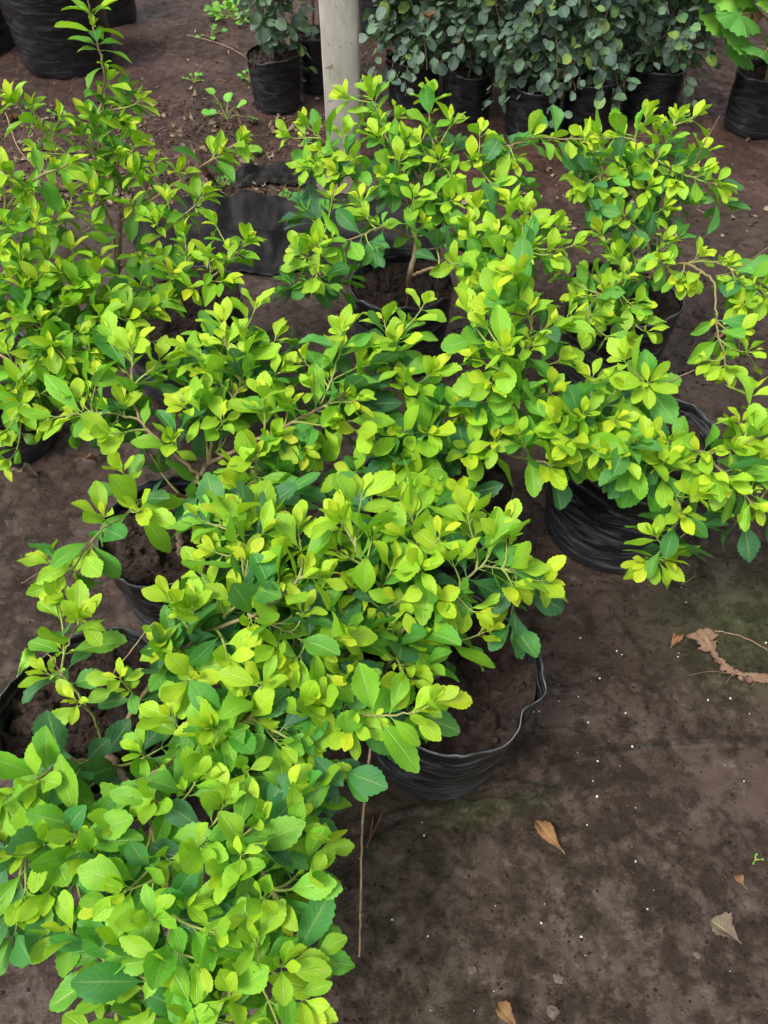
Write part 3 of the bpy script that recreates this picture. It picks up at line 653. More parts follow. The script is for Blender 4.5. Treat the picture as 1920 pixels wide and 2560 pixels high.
C.shoots([(925, 225, -1.03), (765, 310, -1.), (860, 335, -1.), (945, 340, -1.), (790, 615, -.84), (740, 628, -.84), (830, 490, -.93), (900, 500, -.92), (990, 290, -1.02), (1075, 240, -1.03),
          (1130, 300, -1.02), (1190, 520, -.9), (1130, 500, -.93), (1272, 509, -.88), (1035, 490, -.93), (1232, 370, -.97), (1330, 341, -.97), (1376, 350, -.97), (1463, 347, -.97), (1050, 350, -.98),
          (880, 400, -.96), (760, 420, -.95), (720, 340, -.98), (960, 440, -.94), (1100, 400, -.96), (1180, 400, -.96), (840, 430, -.95), (1000, 400, -.96), (1290, 400, -.95), (1200, 330, -1.), (1130, 440, -.94),
          (1190, 690, -.8), (1284, 640, -.82), (1377, 635, -.82), (1240, 590, -.85), (1340, 570, -.86), (1180, 600, -.86), (1400, 567, -.85), (1250, 470, -.92), (1170, 560, -.88),
          (870, 240, -1.03), (1010, 350, -1.0), (1440, 610, -.83), (1310, 530, -.87), (800, 380, -.97), (920, 540, -.92), (1140, 660, -.83), (1060, 560, -.92), (1230, 690, -.8)])
C.shoots([(770, 705, -.85), (730, 715, -.86), (820, 710, -.85)], lenl=.05, smax=.05, age0=.5)
C.finish(fill=.5, smax=.05)

# --- back right pot
D = Shrub(LN, 'lime shrub with a leafy upright stem and pale top tier at the back right', (1562, 735, 140), .24, 22, ymode=(1.68, -.5))
D.branch([(1628, 730, .2), (1630, 690, -.97), (1615, 600, -.98), (1602, 510, -1.0), (1610, 440, -1.0), (1650, 370, -.98)], .0085, .003, .8)
D.branch([(1615, 480, -1.0), (1560, 430, -.97), (1500, 440, -.95), (1450, 465, -.93)], .0034, .0014, .45)
D.branch([(1640, 400, -.99), (1670, 350, -.98), (1690, 300, -.98)], .003, .0014, .2)
D.branch([(1640, 400, -.99), (1720, 440, -.95), (1800, 462, -.93)], .003, .0014, .25)
D.branch([(1640, 400, -.99), (1580, 350, -.99), (1500, 345, -.99)], .003, .0014, .25)
D.branch([(1630, 690, -.97), (1700, 660, -.88), (1780, 700, -.8), (1790, 800, -.76), (1815, 925, -.72)], .0042, .0014, .5)
D.branch([(1630, 690, -.97), (1560, 700, -.88), (1480, 760, -.8), (1470, 820, -.78)], .004, .0014, .5)
D.branch([(1700, 660, -.88), (1800, 660, -.84), (1920, 740, -.78)], .003, .0013, .35)
D.shoots([(1690, 300, -.98), (1740, 290, -.98), (1500, 335, -1.), (1460, 340, -1.), (1560, 340, -1.), (1640, 330, -.98), (1795, 463, -.93), (1720, 400, -.95), (1760, 380, -.95), (1458, 463, -.93), (1567, 422, -.95),
          (1500, 400, -.96), (1640, 400, -.95), (1690, 450, -.94), (1520, 480, -.93), (1590, 380, -.96), (1620, 290, -1.), (1770, 430, -.94), (1660, 520, -.95), (1560, 540, -.93), (1660, 600, -.93), (1580, 620, -.92), (1500, 580, -.9),
          (1560, 690, -.84), (1515, 733, -.82), (1650, 650, -.86), (1740, 690, -.82), (1805, 650, -.84), (1910, 740, -.78), (1790, 790, -.76), (1470, 812, -.79), (1560, 850, -.78), (1700, 700, -.84),
          (1840, 700, -.8), (1470, 680, -.84), (1440, 740, -.81), (1600, 770, -.82), (1620, 830, -.82), (1860, 760, -.78), (1540, 640, -.88), (1620, 470, -.95), (1410, 680, -.83), (1750, 640, -.86), (1900, 690, -.8), (1510, 800, -.8)])
D.shoots([(1815, 920, -.72), (1770, 900, -.73), (1880, 880, -.73), (1850, 830, -.75)], lenl=.08)
D.finish(fill=.45, smax=.05)

# --- tall plant at the left back
A = Shrub('tall_shrub', 'tallest green shrub, its straight leader shoot rising past the big black pots', (440, 748, 163), .24, 25, ymode=(1.5, -.2))
A.branch([(296, 770, .2), (294, 690, -1.), (298, 610, -1.), (300, 520, -1.0), (302, 460, -1.)], .0085, .005, .75)
A.branch([(292, 680, -1.), (280, 570, -1.), (252, 480, -1.), (249, 290, -1.), (260, 185, -1.), (232, 60, -1.), (215, -25, -1.)], .0045, .0016, .6)
A.branch([(298, 560, -1.), (400, 485, -.97), (500, 420, -.95), (600, 352, -.94)], .0036, .0012, .5)
A.branch([(294, 675, -1.), (400, 590, -.95), (470, 530, -.92), (512, 490, -.92)], .0036, .0014, .5)
A.branch([(292, 672, -1.), (200, 605, -.96), (130, 550, -.94), (60, 490, -.94)], .0036, .0014, .5)
A.branch([(260, 440, -1.), (150, 370, -.97), (90, 310, -.96), (30, 250, -.95)], .0034, .0013, .4)
A.branch([(380, 760, .26), (480, 720, -.85), (560, 670, -.83), (615, 600, -.82)], .0034, .0012, .45)
A.branch([(380, 760, .26), (430, 700, -.88), (480, 640, -.88)], .003, .0012, .45)
lead = A.br[1]
A.shoots([(275, 200, -1.0), (350, 250, -.98), (260, 260, -1.), (220, 290, -1.), (300, 300, -.98), (600, 350, -.94), (540, 380, -.95), (505, 492, -.92), (615, 600, -.82), (30, 250, -.95), (80, 265, -.96), (90, 375, -.95),
          (75, 480, -.93), (130, 540, -.92), (235, 480, -.94), (180, 400, -.96), (330, 430, -.96), (380, 400, -.97), (340, 360, -.98), (290, 380, -.97), (200, 330, -.98), (420, 500, -.94), (390, 560, -.93),
          (330, 510, -.95), (230, 560, -.94), (460, 580, -.9), (540, 560, -.86), (350, 640, -.92), (250, 640, -.93), (180, 480, -.95), (270, 430, -.97), (450, 430, -.95), (400, 640, -.88), (320, 320, -.98), (150, 290, -.96),
          (480, 720, -.82), (560, 700, -.8), (430, 680, -.85), (520, 640, -.83), (280, 760, -.84), (350, 720, -.86)], axil=.25)
A.finish('fresh', fill=.12, T=TA, smax=.047, lenl=.11, droop=.25, fz=(-.07, -.01))
wd_, lv_ = MB(), MB()
# leader carries pairs all the way up
leader = A.br[1]['p']; sg = leader[int(len(leader) * .45):]
leafy(lv_, sg, T=TA, lenl=.5, smax=.048, grow=.05, inter=.024, droop=.2, axil=.6)
for o in A.root.children:
    if o.name.startswith('branch'): lv_.build('foliage', M['fresh'], o, A.base); break

# --- shrub at the left edge
B = Shrub(LN, 'bushy lime shrub cut by the left edge, spreading below the straight leader shoot', (-70, 900, 150), .24, 28, ymode=(1.3, -.35))
B.branch([(-60, 930, .2), (-50, 850, .3), (-30, 760, .4)], .0085, .006, .8)
B.branch([(-40, 800, .36), (0, 700, .45), (50, 620, .52), (60, 560, .56)], .0045, .0018, .55)
B.branch([(-30, 760, .4), (60, 790, .45), (130, 850, .47)], .0042, .0018, .5)
B.branch([(-50, 850, .3), (40, 920, .36), (60, 1000, .38)], .004, .0016, .5)
B.branch([(-30, 760, .4), (-20, 600, .55), (60, 470, .64), (170, 410, .68)], .005, .0022, .45)
B.branch([(-40, 800, .36), (80, 760, .42), (180, 740, .46), (250, 760, .48)], .004, .0016, .5)
B.shoots([(130, 862, .5), (40, 790, .49), (50, 1010, .4), (20, 430, .68), (50, 640, .57), (20, 560, .6), (100, 700, .53), (60, 720, .52), (160, 760, .51), (200, 720, .52), (240, 680, .53), (20, 700, .53),
          (90, 900, .46), (20, 880, .46), (170, 900, .47), (60, 960, .42), (130, 960, .43), (20, 980, .4), (200, 830, .49), (250, 790, .5), (230, 880, .48), (110, 620, .56), (150, 680, .54), (10, 480, .64),
          (0, 620, .58), (180, 620, .55), (280, 740, .5), (320, 800, .48), (20, 820, .48), (10, 1080, .36), (15, 1150, .28), (100, 800, .5), (380, 780, .46), (60, 480, .64), (90, 560, .6), (420, 750, .44)])
B.finish('fresh', fill=.35, T=TL[:7] + TA, smax=.046, droop=.18)

# ------------------------------------------------------------------ painted post
pp = wz(863, 470, 0); root = empty('post', V(pp[0], pp[1] + .06, 0)); tag(root, 'square post with chipped pale grey paint standing behind the lime shrubs', 'post')
def box(mb, c, s, bev=.006, seg=1, zc=24, wob=.0015):
    # vertical bevelled prism with slightly uneven faces
    hx, hy = s[0] / 2, s[1] / 2; b = bev
    ring = [(-hx + b, -hy), (0, -hy), (hx - b, -hy), (hx, -hy + b), (hx, 0), (hx, hy - b), (hx - b, hy), (0, hy), (-hx + b, hy), (-hx, hy - b), (-hx, 0), (-hx, -hy + b)]
    vs = []
    for k in range(zc + 1):
        for (x, y) in ring: vs.append((c[0] + x + random.gauss(0, wob), c[1] + y + random.gauss(0, wob), c[2] + s[2] * k / zc))
    n = len(ring); F = [[k * n + q, k * n + (q + 1) % n, (k + 1) * n + (q + 1) % n, (k + 1) * n + q] for k in range(zc) for q in range(n)]
    mb.add(vs, np.array(F)); vs = np.array(vs)
    mb.add(np.vstack([vs[-n:], vs[-n:].mean(0)]), np.array([[q, (q + 1) % n, n] for q in range(n)]))
m = MB(); box(m, (0, 0, -.05), (.110, .1, 2.6), .005, zc=40, wob=.0004); m.build('shaft', M['post'], root, smooth=False)
m = MB(); vs = []
na = 24
for q in range(7):
    for k in range(na):
        a = k / na * 2 * math.pi; R = .13 - .012 * q + .03 * (fbm(np.array([math.cos(a) * 2 + q * .4]), np.array([math.sin(a) * 2.]), 4, 3)[0] - .5); vs.append((R * math.cos(a), R * math.sin(a), -.02 + .012 * q + .008 * random.random()))
F = [[q * na + k, q * na + (k + 1) % na, (q + 1) * na + (k + 1) % na, (q + 1) * na + k] for q in range(6) for k in range(na)]
m.add(vs, np.array(F)); m.add(np.array(vs[-na:] + [(0, 0, .055)]), np.array([[k, (k + 1) % na, na] for k in range(na)])); m.build('footing', M['stone'], root)

# ------------------------------------------------------------------ black cloth folds
def cloth(pxs, name, label, w0, hgt, seed, roll=False):
    """rumpled strip of black cloth along a line of ground pixels"""
    P = smooth_path([gpt(x, y) for x, y in pxs], 14); n = len(P); nw = 30; vs = []
    tg = np.gradient(P, axis=0)
    for k in range(n):
        d = nrm(V(tg[k][0], tg[k][1], 0)); sd_ = V(d[1], -d[0], 0)
        for q in range(nw):
            t = q / (nw - 1); s = (t - .25) * w0 * (1 + .25 * (fbm(np.array([k * .12]), np.array([t * 2.]), seed, 2)[0] - .5))
            prof = math.exp(-((t - .22) / .16) ** 2) + .45 * math.exp(-((t - .62) / .12) ** 2)
            hh = hgt * prof * (.3 + 1.4 * fbm(np.array([k * .09]), np.array([t * 1.5]), seed + 5, 3)[0]) + .022 * (fbm(np.array([k * .35 + t * 3]), np.array([t * 5.]), seed + 9, 3)[0] - .5)
            e = min(1, k / 4, (n - 1 - k) / 4); pnt = P[k] + sd_ * s
            pnt[2] = gz(pnt[0], pnt[1]) + .007 + max(hh, 0) * e; vs.append(pnt)
    F = [[k * nw + q, k * nw + q + 1, (k + 1) * nw + q + 1, (k + 1) * nw + q] for k in range(n - 1) for q in range(nw - 1)]
    mb = MB(); mb.add(vs, np.array(F)); o = mb.build(name, M['cloth'])
    md = o.modifiers.new('thick', 'SOLIDIFY'); md.thickness = .002; md.offset = -1
    return tag(o, label, 'ground cloth')
cloth([(330, 600), (470, 572), (600, 560), (720, 556), (820, 566), (940, 590), (1100, 600)], 'ground_cloth', 'rumpled black ground cloth edge between the tall green shrub and the post', .40, .085, 3)
cloth([(590, 452), (680, 440), (760, 442), (820, 455)], 'ground_cloth', 'narrow rolled black cloth strip lying in the litter left of the post', .10, .035, 9)
0 and cloth([(1330, 470), (1480, 500), (1700, 480), (1960, 470)], 'ground_cloth', 'flat dull cloth sheet on the ground below the potted broad-leaved plant', .34, .012, 14)

# ------------------------------------------------------------------ background: big black pots
def bigpot(name, label, px, py, hw, Hh, seed, group='large black pots at the upper left', mat='potclean'):
    c = gpt(px, py); r = hw * depth(c) / FPX; root = empty(name, V(c[0], c[1], c[2] - .01)); tag(root, label, 'plant pot', group)
    pot_parts(root, None, r * 1.12, Hh, seed, base_taper=.86, mat=mat, rimw=.3); return root
bigpot('large_pot', 'biggest black pot at the upper left, behind the leader shoot', 178, 165, 112, .42, 41)
bigpot('large_pot', 'black pot partly hidden behind the big scuffed one, nearest the bare earth', 283, 50, 62, .36, 42)
bigpot('large_pot', 'black pot cut by the left edge of the picture beside the big scuffed pot', -45, 120, 95, .4, 43)
bigpot('large_pot', 'black pot in the far shade behind the scuffed pot', 60, 20, 90, .42, 44)

# ------------------------------------------------------------------ background grey-green plants
def fig_bush(name, label, px, py, hw, Hh, spread, height, seed, nst=11, ls=1., group='grey green small leaved plants in black pots', young=.1, lower=0.):
    random.seed(seed); c = gpt(px, py); r = hw * depth(c) / FPX; base = V(c[0], c[1], c[2] - .005)
    root = empty(name, base); tag(root, label, 'potted plant', group); pot_parts(root, None, r, Hh, seed, base_taper=.88, mat='potclean', rimw=.5, soil_drop=.025)
    st = MB(); tube(st, smooth_path([V(0, 0, Hh - .04), V(.01, .0, Hh + height * .5), V(random.uniform(-.03, .03), 0, Hh + height)], 6, .002), .006, .003, 7, .95)
    so_ = st.build('stem', M['bark'], root); lv = MB(); tw = MB()
    for k in range(nst):
        a = random.uniform(0, 6.283); z0 = Hh + height * random.uniform(-.02, .98); R = spread * random.uniform(.45, 1.1) * (1 - .35 * (z0 - Hh) / height)
        z1 = z0 + random.uniform(-.12, .13) - lower * random.random() * (k % 2)
        P = smooth_path([V(0, 0, max(Hh, z0 - .05)), V(R * .5 * math.cos(a), R * .5 * math.sin(a), z0 + .04), V(R * math.cos(a), R * math.sin(a), max(z1, .04))], 9, .003)
        tube(tw, P, .0018, .0008, 5, .8)
        L = np.linalg.norm(np.diff(P, axis=0), axis=1).sum(); n = int(L / .0125)
        for q in range(2, n):
            f = q / n * (len(P) - 1); i_ = int(f); p = P[i_] * (1 - f + i_) + P[min(i_ + 1, len(P) - 1)] * (f - i_); d = P[min(i_ + 1, len(P) - 1)] - P[max(i_ - 1, 0)]
            ag = random.uniform(.25, 1) if random.random() > young else random.uniform(0, .2)
            out = V(p[0], p[1], 0); l = nrm(nrm(out) * .5 + nrm(d) * .4 + rng.normal(0, .55, 3)); l[2] -= .12; l = nrm(l)
            n_ = nrm(nrm(out) * .55 + UP * .7 + rng.normal(0, .35, 3)); n_ = n_ - l * n_.dot(l)
            put_leaf(lv, random.choice(TG), p + rng.normal(0, .02, 3), l, nrm(n_), random.uniform(.03, .06) * ls, ag)
    tw.build('twigs', M['bark'], root); lv.build('foliage', M['grey'], root)
    return root
fig_bush('small_leaf_plant', 'narrow grey green plant trailing from a small pot just left of the post', 695, 272, 62, .19, .12, .42, 51, 26, lower=.1)
fig_bush('small_leaf_plant', 'brown stemmed plant in a shaded pot between the trailing plant and the post', 790, 225, 50, .2, .1, .4, 52, 9)
fig_bush('small_leaf_plant', 'grey green bush nearest the right side of the post, with a faded pink flower bud', 1030, 262, 66, .17, .24, .42, 53, 54, lower=.08)
fig_bush('small_leaf_plant', 'low grey green bush in shade, second from the post in the back row', 1165, 280, 64, .17, .22, .38, 54, 42, lower=.08)
fig_bush('small_leaf_plant', 'grey green bush above the clearly visible black pot in the middle of the back row', 1322, 325, 68, .18, .2, .42, 55, 56, lower=.03)
fig_bush('small_leaf_plant', 'grey green bush with thin brown stakes, fourth in the back row from the post', 1462, 312, 66, .18, .22, .48, 56, 50, lower=.05, young=.18)
fig_bush('small_leaf_plant', 'grey green bush with yellowing lower leaves, nearest the broad-leaved plant', 1615, 285, 70, .18, .26, .48, 57, 58, lower=.09, young=.16)
for k, (x, y, lb) in enumerate([(960, 60, 'dark shaded bush immediately behind the right edge of the post'), (1130, 90, 'dark bush behind the low second bush of the back row'), (1270, 70, 'dark bush standing behind the gap left of the central pot'),
                              (1420, 90, 'dark bush behind the staked grey green bush'), (1570, 70, 'dark bush behind the two rightmost grey green bushes'), (1700, 80, 'dark bush at the back next to the broad-leaved plant')]):
    fig_bush('small_leaf_plant', lb, x, y + 25, 66, .2, .25, .5, 61 + k, 44)

# faded bud
fb = MB(); p0 = wy(1075, 50, 2.72)
for k in range(7): a = k * .9; put_leaf(fb, TSM[k % 6], p0, nrm(V(math.cos(a) * .6, math.sin(a) * .6, .6)), V(-math.cos(a), -math.sin(a), .5), .03, random.random(), 1.6)

# ------------------------------------------------------------------ broad-leaved plant at the right
def lobed_leaf(mb, c, l, n, size, age):
    l = nrm(l); x = nrm(np.cross(l, n)); n = np.cross(x, l); k = 40; nrn = 4; V_ = [c]; UVs = [(0, .0)]
    for r_ in range(1, nrn + 1):
        for q in range(k):
            a = -math.pi * .93 + q / (k - 1) * math.pi * 1.86
            R = (.66 + .3 * abs(math.cos(a * 2.5)) ** .8 + .06 * math.cos(a * 19)) * size * .62 * (r_ / nrn)
            zz = -.25 * R * (r_ / nrn) + .05 * size * math.cos(a * 5) * (r_ / nrn)
            V_.append(c + x * R * math.sin(a) + l * (R * math.cos(a)) + n * zz); UVs.append((math.sin(a * 5) * .8, r_ / nrn * .5))
    F3 = [[0, 1 + q, 2 + q] for q in range(k - 1)]
    F4 = [[1 + r_ * k + q, 1 + r_ * k + q + 1, 1 + (r_ + 1) * k + q + 1, 1 + (r_ + 1) * k + q][::-1] for r_ in range(nrn - 1) for q in range(k - 1)]
    V_ = np.array(V_); UVs = np.array(UVs); rnd = random.random()
    mb.add(V_, np.array(F3), UVs, age, rnd); mb.add(V_, np.array(F4), UVs, age, rnd)
random.seed(5)
c = gpt(1872, 325); r = 72 * depth(c) / FPX; root = empty('broad_leaf_plant', c); tag(root, 'bright green broad-leaved plant in a ribbed black pot, upper right corner', 'potted plant')
pot_parts(root, None, r, .2, 71, base_taper=.9, mat='potclean', rimw=.4)
st = MB(); lv = MB(); tube(st, smooth_path([V(.0, 0, .17), V(-.015, 0, .27), V(-.05, .02, .4), V(-.03, 0, .52)], 6), .008, .005, 8, .7)
ends = [(-.13, -.02, .27), (-.16, .03, .42), (-.05, -.05, .46), (.06, -.06, .5), (-.18, -.02, .5), (.12, -.02, .44), (.0, -.08, .38), (-.1, -.06, .52), (.1, -.07, .33), (-.02, .05, .56), (.15, .04, .52), (-.2, .05, .36), (.04, -.02, .58), (-.12, .02, .6), (.08, .06, .62), (.17, -.05, .55), (-.19, .08, .58), (-.16, -.06, .33), (-.08, -.1, .44), (.03, -.12, .47), (.12, -.1, .4), (-.02, -.14, .36), (.07, -.14, .3), (-.13, -.1, .5), (-.24, -.04, .54), (.0, -.1, .55), (-.2, -.08, .4), (-.1, -.14, .31), (.1, -.16, .42), (-.28, .02, .5), (-.05, -.18, .42), (-.22, .0, .45), (.1, -.12, .52)]
for e in ends:
    e = V(*e); a = V(-.04, .01, min(e[2] - .06, .46)) if e[2] > .35 else V(-.02, 0, .27)
    if e[0] > .03: a = V(.03, 0, .18)
    tube(st, smooth_path([a, (a + e) / 2 + UP * .02, e], 6), .003, .0018, 6, .1)
    out = nrm(V(e[0], e[1] - .03, .05)); lobed_leaf(lv, e, out + UP * random.uniform(-.3, .1), nrm(UP + out * .3 + V(0, -.4, 0)), random.uniform(.12, .16), random.random())
st.build('stem', M['bark'], root); lv.build('foliage', M['mallow'], root)
dl = MB(); p = V(-.155, -.06, .4)
for k in range(6): a = k * 1.05; put_leaf(dl, TL[k], p, nrm(V(math.cos(a), math.sin(a) * .5, -.4)), nrm(V(0, -1, .4)), .045, .5, 1.3)
o = dl.build('dead_leaf', M['dead'], root); o['label'] = 'withered brown leaf hanging on the left'

# ------------------------------------------------------------------ fallen leaves, twigs, grains
def flat_leaf(name, label, px, py, ang, size, T, mat='dead', wid=1., age=.3, lift=.004, tilt=.25, cat='fallen leaf', group=None):
    p = gpt(px, py, lift); mb = MB(); v, f, uv = T; l = nrm(V(math.cos(ang), math.sin(ang), 0)); n = nrm(UP + rng.normal(0, tilt, 3)); x = nrm(np.cross(l, n)); n = np.cross(x, l)
    PV = (v * np.array([wid, 1, 1]) * size) @ np.stack([x, l, n]); PV -= PV.mean(0); PV[:, 2] -= PV[:, 2].min()
    mb.add(PV, f, uv, age, random.random()); o = mb.build(name, M[mat]); o.location = tuple(p)
    md = o.modifiers.new('thick', 'SOLIDIFY'); md.thickness = .0006
    return tag(o, label, cat, group)
TD = [leaf_template(15, .2, .1, random.uniform(.5, 1.6), random.uniform(.2, 1.3), .22, seed=200 + k, twist=random.uniform(-1.5, 1.5)) for k in range(5)]
flat_leaf('fallen_leaf', 'curled orange brown leaf alone on the open mud to the right of the hanging twig', 1368, 2098, 2.2, .07, TD[0], wid=.85, age=.05)
flat_leaf('fallen_leaf', 'brown leaf tip at the bottom edge of the open mud', 1262, 2545, 2.2, .05, TD[1], age=.3)
flat_leaf('fallen_leaf', 'small pinkish brown leaf near the right edge, above the crumpled grey leaf', 1838, 2208, 1.9, .032, TD[2], age=.35, tilt=.1)
flat_leaf('fallen_leaf', 'crumpled grey leaf on the mud at the lower right', 1806, 2332, 2.4, .05, leaf_template(15, .34, .2, 1.2, .3, .22, seed=222), 'deadgrey', 1., 1.)
flat_leaf('fallen_leaf', 'small tan leaf beside the withered root at the right', 1682, 1612, .9, .042, TD[3], age=.1)
flat_leaf('fallen_leaf', 'long narrow dry brown leaf under the hanging twig', 936, 2085, 1.25, .085, TD[4], wid=.35, age=.7)
flat_leaf('fallen_leaf', 'dull purple brown leaf flat on the mud at the left edge', 70, 1205, .5, .07, TD[1], 'deadgrey', 1.2, .9)
flat_leaf('fallen_leaf', 'curled rust brown leaf below the left shrub branches', 228, 1172, .5, .055, TD[2], wid=.5, age=.6)
flat_leaf('fallen_leaf', 'dry brown leaf on the ground left of the back middle bag', 800, 700, .2, .07, TD[3], age=.35)
flat_leaf('fallen_leaf', 'brown leaf beneath the right hanging branch of the tall right shrub', 1800, 850, .4, .06, TD[0], age=.3)
flat_leaf('fallen_leaf', 'pale green fallen leaf right of the tall green shrub, before the post', 640, 395, .8, .075, TL[2], 'mallow', 1.3, .1, tilt=.15)
flat_leaf('fallen_leaf', 'large pale brown papery leaf on the litter between tall shrub and post', 510, 480, .2, .13, TD[4], 'dead', 1.2, .9)
flat_leaf('fallen_leaf', 'pale yellow leaf in the pot soil edge at the bottom left', 205, 1850, 1.3, .05, TD[0], 'mallow', 1., .0, lift=.26)

# withered root / husk at right
hk = MB()
pts = [(1742, 1592), (1760, 1630), (1790, 1670), (1830, 1700), (1880, 1708), (1960, 1722)]
P = smooth_path([gpt(x, y, .010) for x, y in pts], 8); n = len(P)
tgp = np.gradient(P, axis=0); vs = []; nw = 11
for k in range(n):
    d = nrm(V(tgp[k][0], tgp[k][1], 0)); s_ = V(d[1], -d[0], 0); t = k / (n - 1); w = .018 * (math.sin(min(1, t * 2.4 + .35) * math.pi) * .9 + .38)
    for q in range(nw):
        u = q / (nw - 1) * 2 - 1; vs.append(P[k] + s_ * u * w * (1 + .7 * random.uniform(-1, 1) * abs(u)) + UP * (.006 * (1 - u * u) + .004 * math.sin(u * 9 + k * .5) + .004 * random.random()))
F = [[k * nw + q, k * nw + q + 1, (k + 1) * nw + q + 1, (k + 1) * nw + q] for k in range(n - 1) for q in range(nw - 1)]
uvh = np.array([(q / (nw - 1) * 2 - 1, k / n * 3) for k in range(n) for q in range(nw)])
hk.add(vs, np.array(F), uvh, .1, .3)
for k in range(9):
    a = P[random.randint(n // 2, n - 1)]; b = a + V(random.uniform(-.09, .05), random.uniform(-.04, .02), 0); b[2] = gz(b[0], b[1]) + .003
    tube(hk, smooth_path([a, (a + b) / 2 + V(0, random.uniform(-.015, .015), .006), b], 5), .0011, .0005, 5, .3)
o = hk.build('withered_root', M['husk']); md = o.modifiers.new('thick', 'SOLIDIFY'); md.thickness = .001
tag(o, 'withered tan root husk with thin fibres lying on the mud at the right edge', 'dry root')

def twig(label, pts, r=.0013, hgt=.004, mat='twig'):
    mb = MB(); P = smooth_path([gpt(x, y, hgt) for x, y in pts], 6, .0008); tube(mb, P, r, r * .5, 6, .9)
    return tag(mb.build('dry_twig', M[mat]), label, 'twig')
twig('thin grey curved twig above the withered root at the right edge', [(1762, 1586), (1800, 1590), (1860, 1600), (1935, 1640)])
twig('short straight twig lying on mud right of the low spreading shrub', [(1700, 1470), (1735, 1448)], .0008)
twig('straight twig on the mud at the left edge beside the wrinkled bag', [(55, 1460), (100, 1432)], .001)
twig('thin twig lying near the tall right shrub, at the right edge', [(1740, 470 + 60), (1800, 560)], .001)
twig('long brown twig across the litter under the tall green shrub', [(20, 300), (60, 400), (150, 470), (240, 520)], .0022, .01)
twig('pale stalk on bare earth right of the big scuffed pot', [(470, 95), (560, 130), (620, 160)], .002, .01)
def airtwig(label, pts, r=.0012, host=None):
    mb = MB(); P = smooth_path([wz(*p) for p in pts], 8, .0006); tube(mb, P, r, r * .5, 6, .9)
    return mb.build('bare_twig', M['twig'], host.root, host.base)
airtwig('', [(1560, 1000, .4), (1640, 970, .42), (1735, 925, .44)], .0014, E)
airtwig('', [(1790, 690, .42), (1830, 680, .46), (1925, 615, .55)], .0014, D)
airtwig('', [(1730, 420, .6), (1760, 360, .66), (1800, 290, .72)], .0014, D)
airtwig('', [(1030, 640, .38), (1100, 615, .42), (1170, 595, .45)], .0012, C)
airtwig('', [(440, 1760, .24), (230, 1750, .28), (300, 1660, .34), (385, 1555, .38)][1:], .0013, I)
airtwig('', [(155, 1690, .32), (125, 1640, .33), (95, 1595, .34)], .0013, I)

def lump(size, sub=1, seed=0, flat=.7):
    import bmesh
    bm = bmesh.new(); bmesh.ops.create_icosphere(bm, subdivisions=sub, radius=size); r_ = random.Random(seed)
    for v in bm.verts: v.co *= r_.uniform(.7, 1.25); v.co.z *= flat
    me = bpy.data.meshes.new('lump'); bm.to_mesh(me); bm.free(); return me
# white grains, each its own object
gmesh = [lump(.0022, 1, k) for k in range(4)]
for me in gmesh: me.materials.append(M['perlite'])
known = [(1449, 1599), (1495, 1705), (1690, 1650), (1332, 1784), (1346, 1783), (1397, 1757), (1444, 1746), (1577, 1873), (1492, 1908), (1478, 1961), (1491, 1994), (1465, 2067), (1767, 1755), (1822, 1752), (1868, 1791), (1352, 2308),
         (1616, 2275), (1714, 1508), (1540, 1631), (1553, 1640), (1586, 2157), (1853, 1960), (1468, 1811), (1055, 2058), (1060, 2090), (1070, 2340), (980, 2300), (1452, 2343), (1913, 1610), (1560, 1790), (842, 328), (650, 590), (1580, 1260)]
while len(known) < 62:
    known.append((random.uniform(930, 1910), random.uniform(1350, 2540)))
for k, (x, y) in enumerate(known):
    o = bpy.data.objects.new('white_grain', gmesh[k % 4]); COL.objects.link(o); o.location = tuple(gpt(x, y, .0012)); o.rotation_euler = (random.random() * 6, random.random() * 6, random.random() * 6)
    s = random.uniform(.7, 1.15) if k < 33 else random.uniform(.3, .6); o.scale = (s, s, s)
    tag(o, 'tiny white grain lying on the brown mud', 'grain', 'white grains scattered on the mud')
for k, (x, y, s, lb) in enumerate([(1396, 2445, .0075, 'grey pebble on the mud near the bottom edge'), (1182, 2425, .006, 'small tan pebble left of the grey pebble'), (1382, 2530, .009, 'pinkish stone at the very bottom of the mud'),
                                   (1738, 2390, .005, 'dark round pebble left of the crumpled grey leaf')]):
    me = lump(s, 2, 30 + k); me.materials.append(M['stone']); o = bpy.data.objects.new('pebble', me); COL.objects.link(o); o.location = tuple(gpt(x, y, .002)); tag(o, lb, 'pebble')
me = lump(.009, 2, 77); me.materials.append(M['stone']); o = bpy.data.objects.new('pebble', me); COL.objects.link(o)
pz = wz(124, 1828, .205); o.location = tuple(pz); tag(o, 'pinkish pebble on the soil in the bottom left bag', 'pebble')
# soil crumbs: nobody could count them
cr = MB(); tm = [(np.array([v.co[:] for v in lump(1, 1, k).vertices]), np.array([p.vertices[:] for p in lump(1, 1, k).polygons])) for k in range(5)]
N = 16000; cx = np.where(rng.random(N) < .6, rng.uniform(-.1, 1., N), rng.uniform(-1.5, 1.5, N)); cy = np.abs(rng.normal(0, 1, N)) * 1.1 + .1; cy = np.where(cy > 4, 1., cy)
zz, mm = gheight(cx, cy)
for k in range(N):
    if mm[k] > .6 and random.random() < .6: continue
    s = random.choice((random.uniform(.0006, .0016), random.uniform(.0006, .0032))) * (1 if cy[k] < 1.5 else 2.0); v, f = tm[k % 5]; cr.add(v * s + V(cx[k], cy[k], zz[k] + s * .2), f)
for k in range(2600):
    x = rng.uniform(-1.6, .1); y = rng.uniform(2.35, 3.2); s = random.uniform(.002, .008); v, f = tm[k % 5]; cr.add(v * s * V(1, 1, .7) + V(x, y, gz(x, y)), f)
tag(cr.build('soil_crumbs', M['crumb']), 'crumbs of brown soil strewn over the ground', 'soil crumbs', kind='stuff')
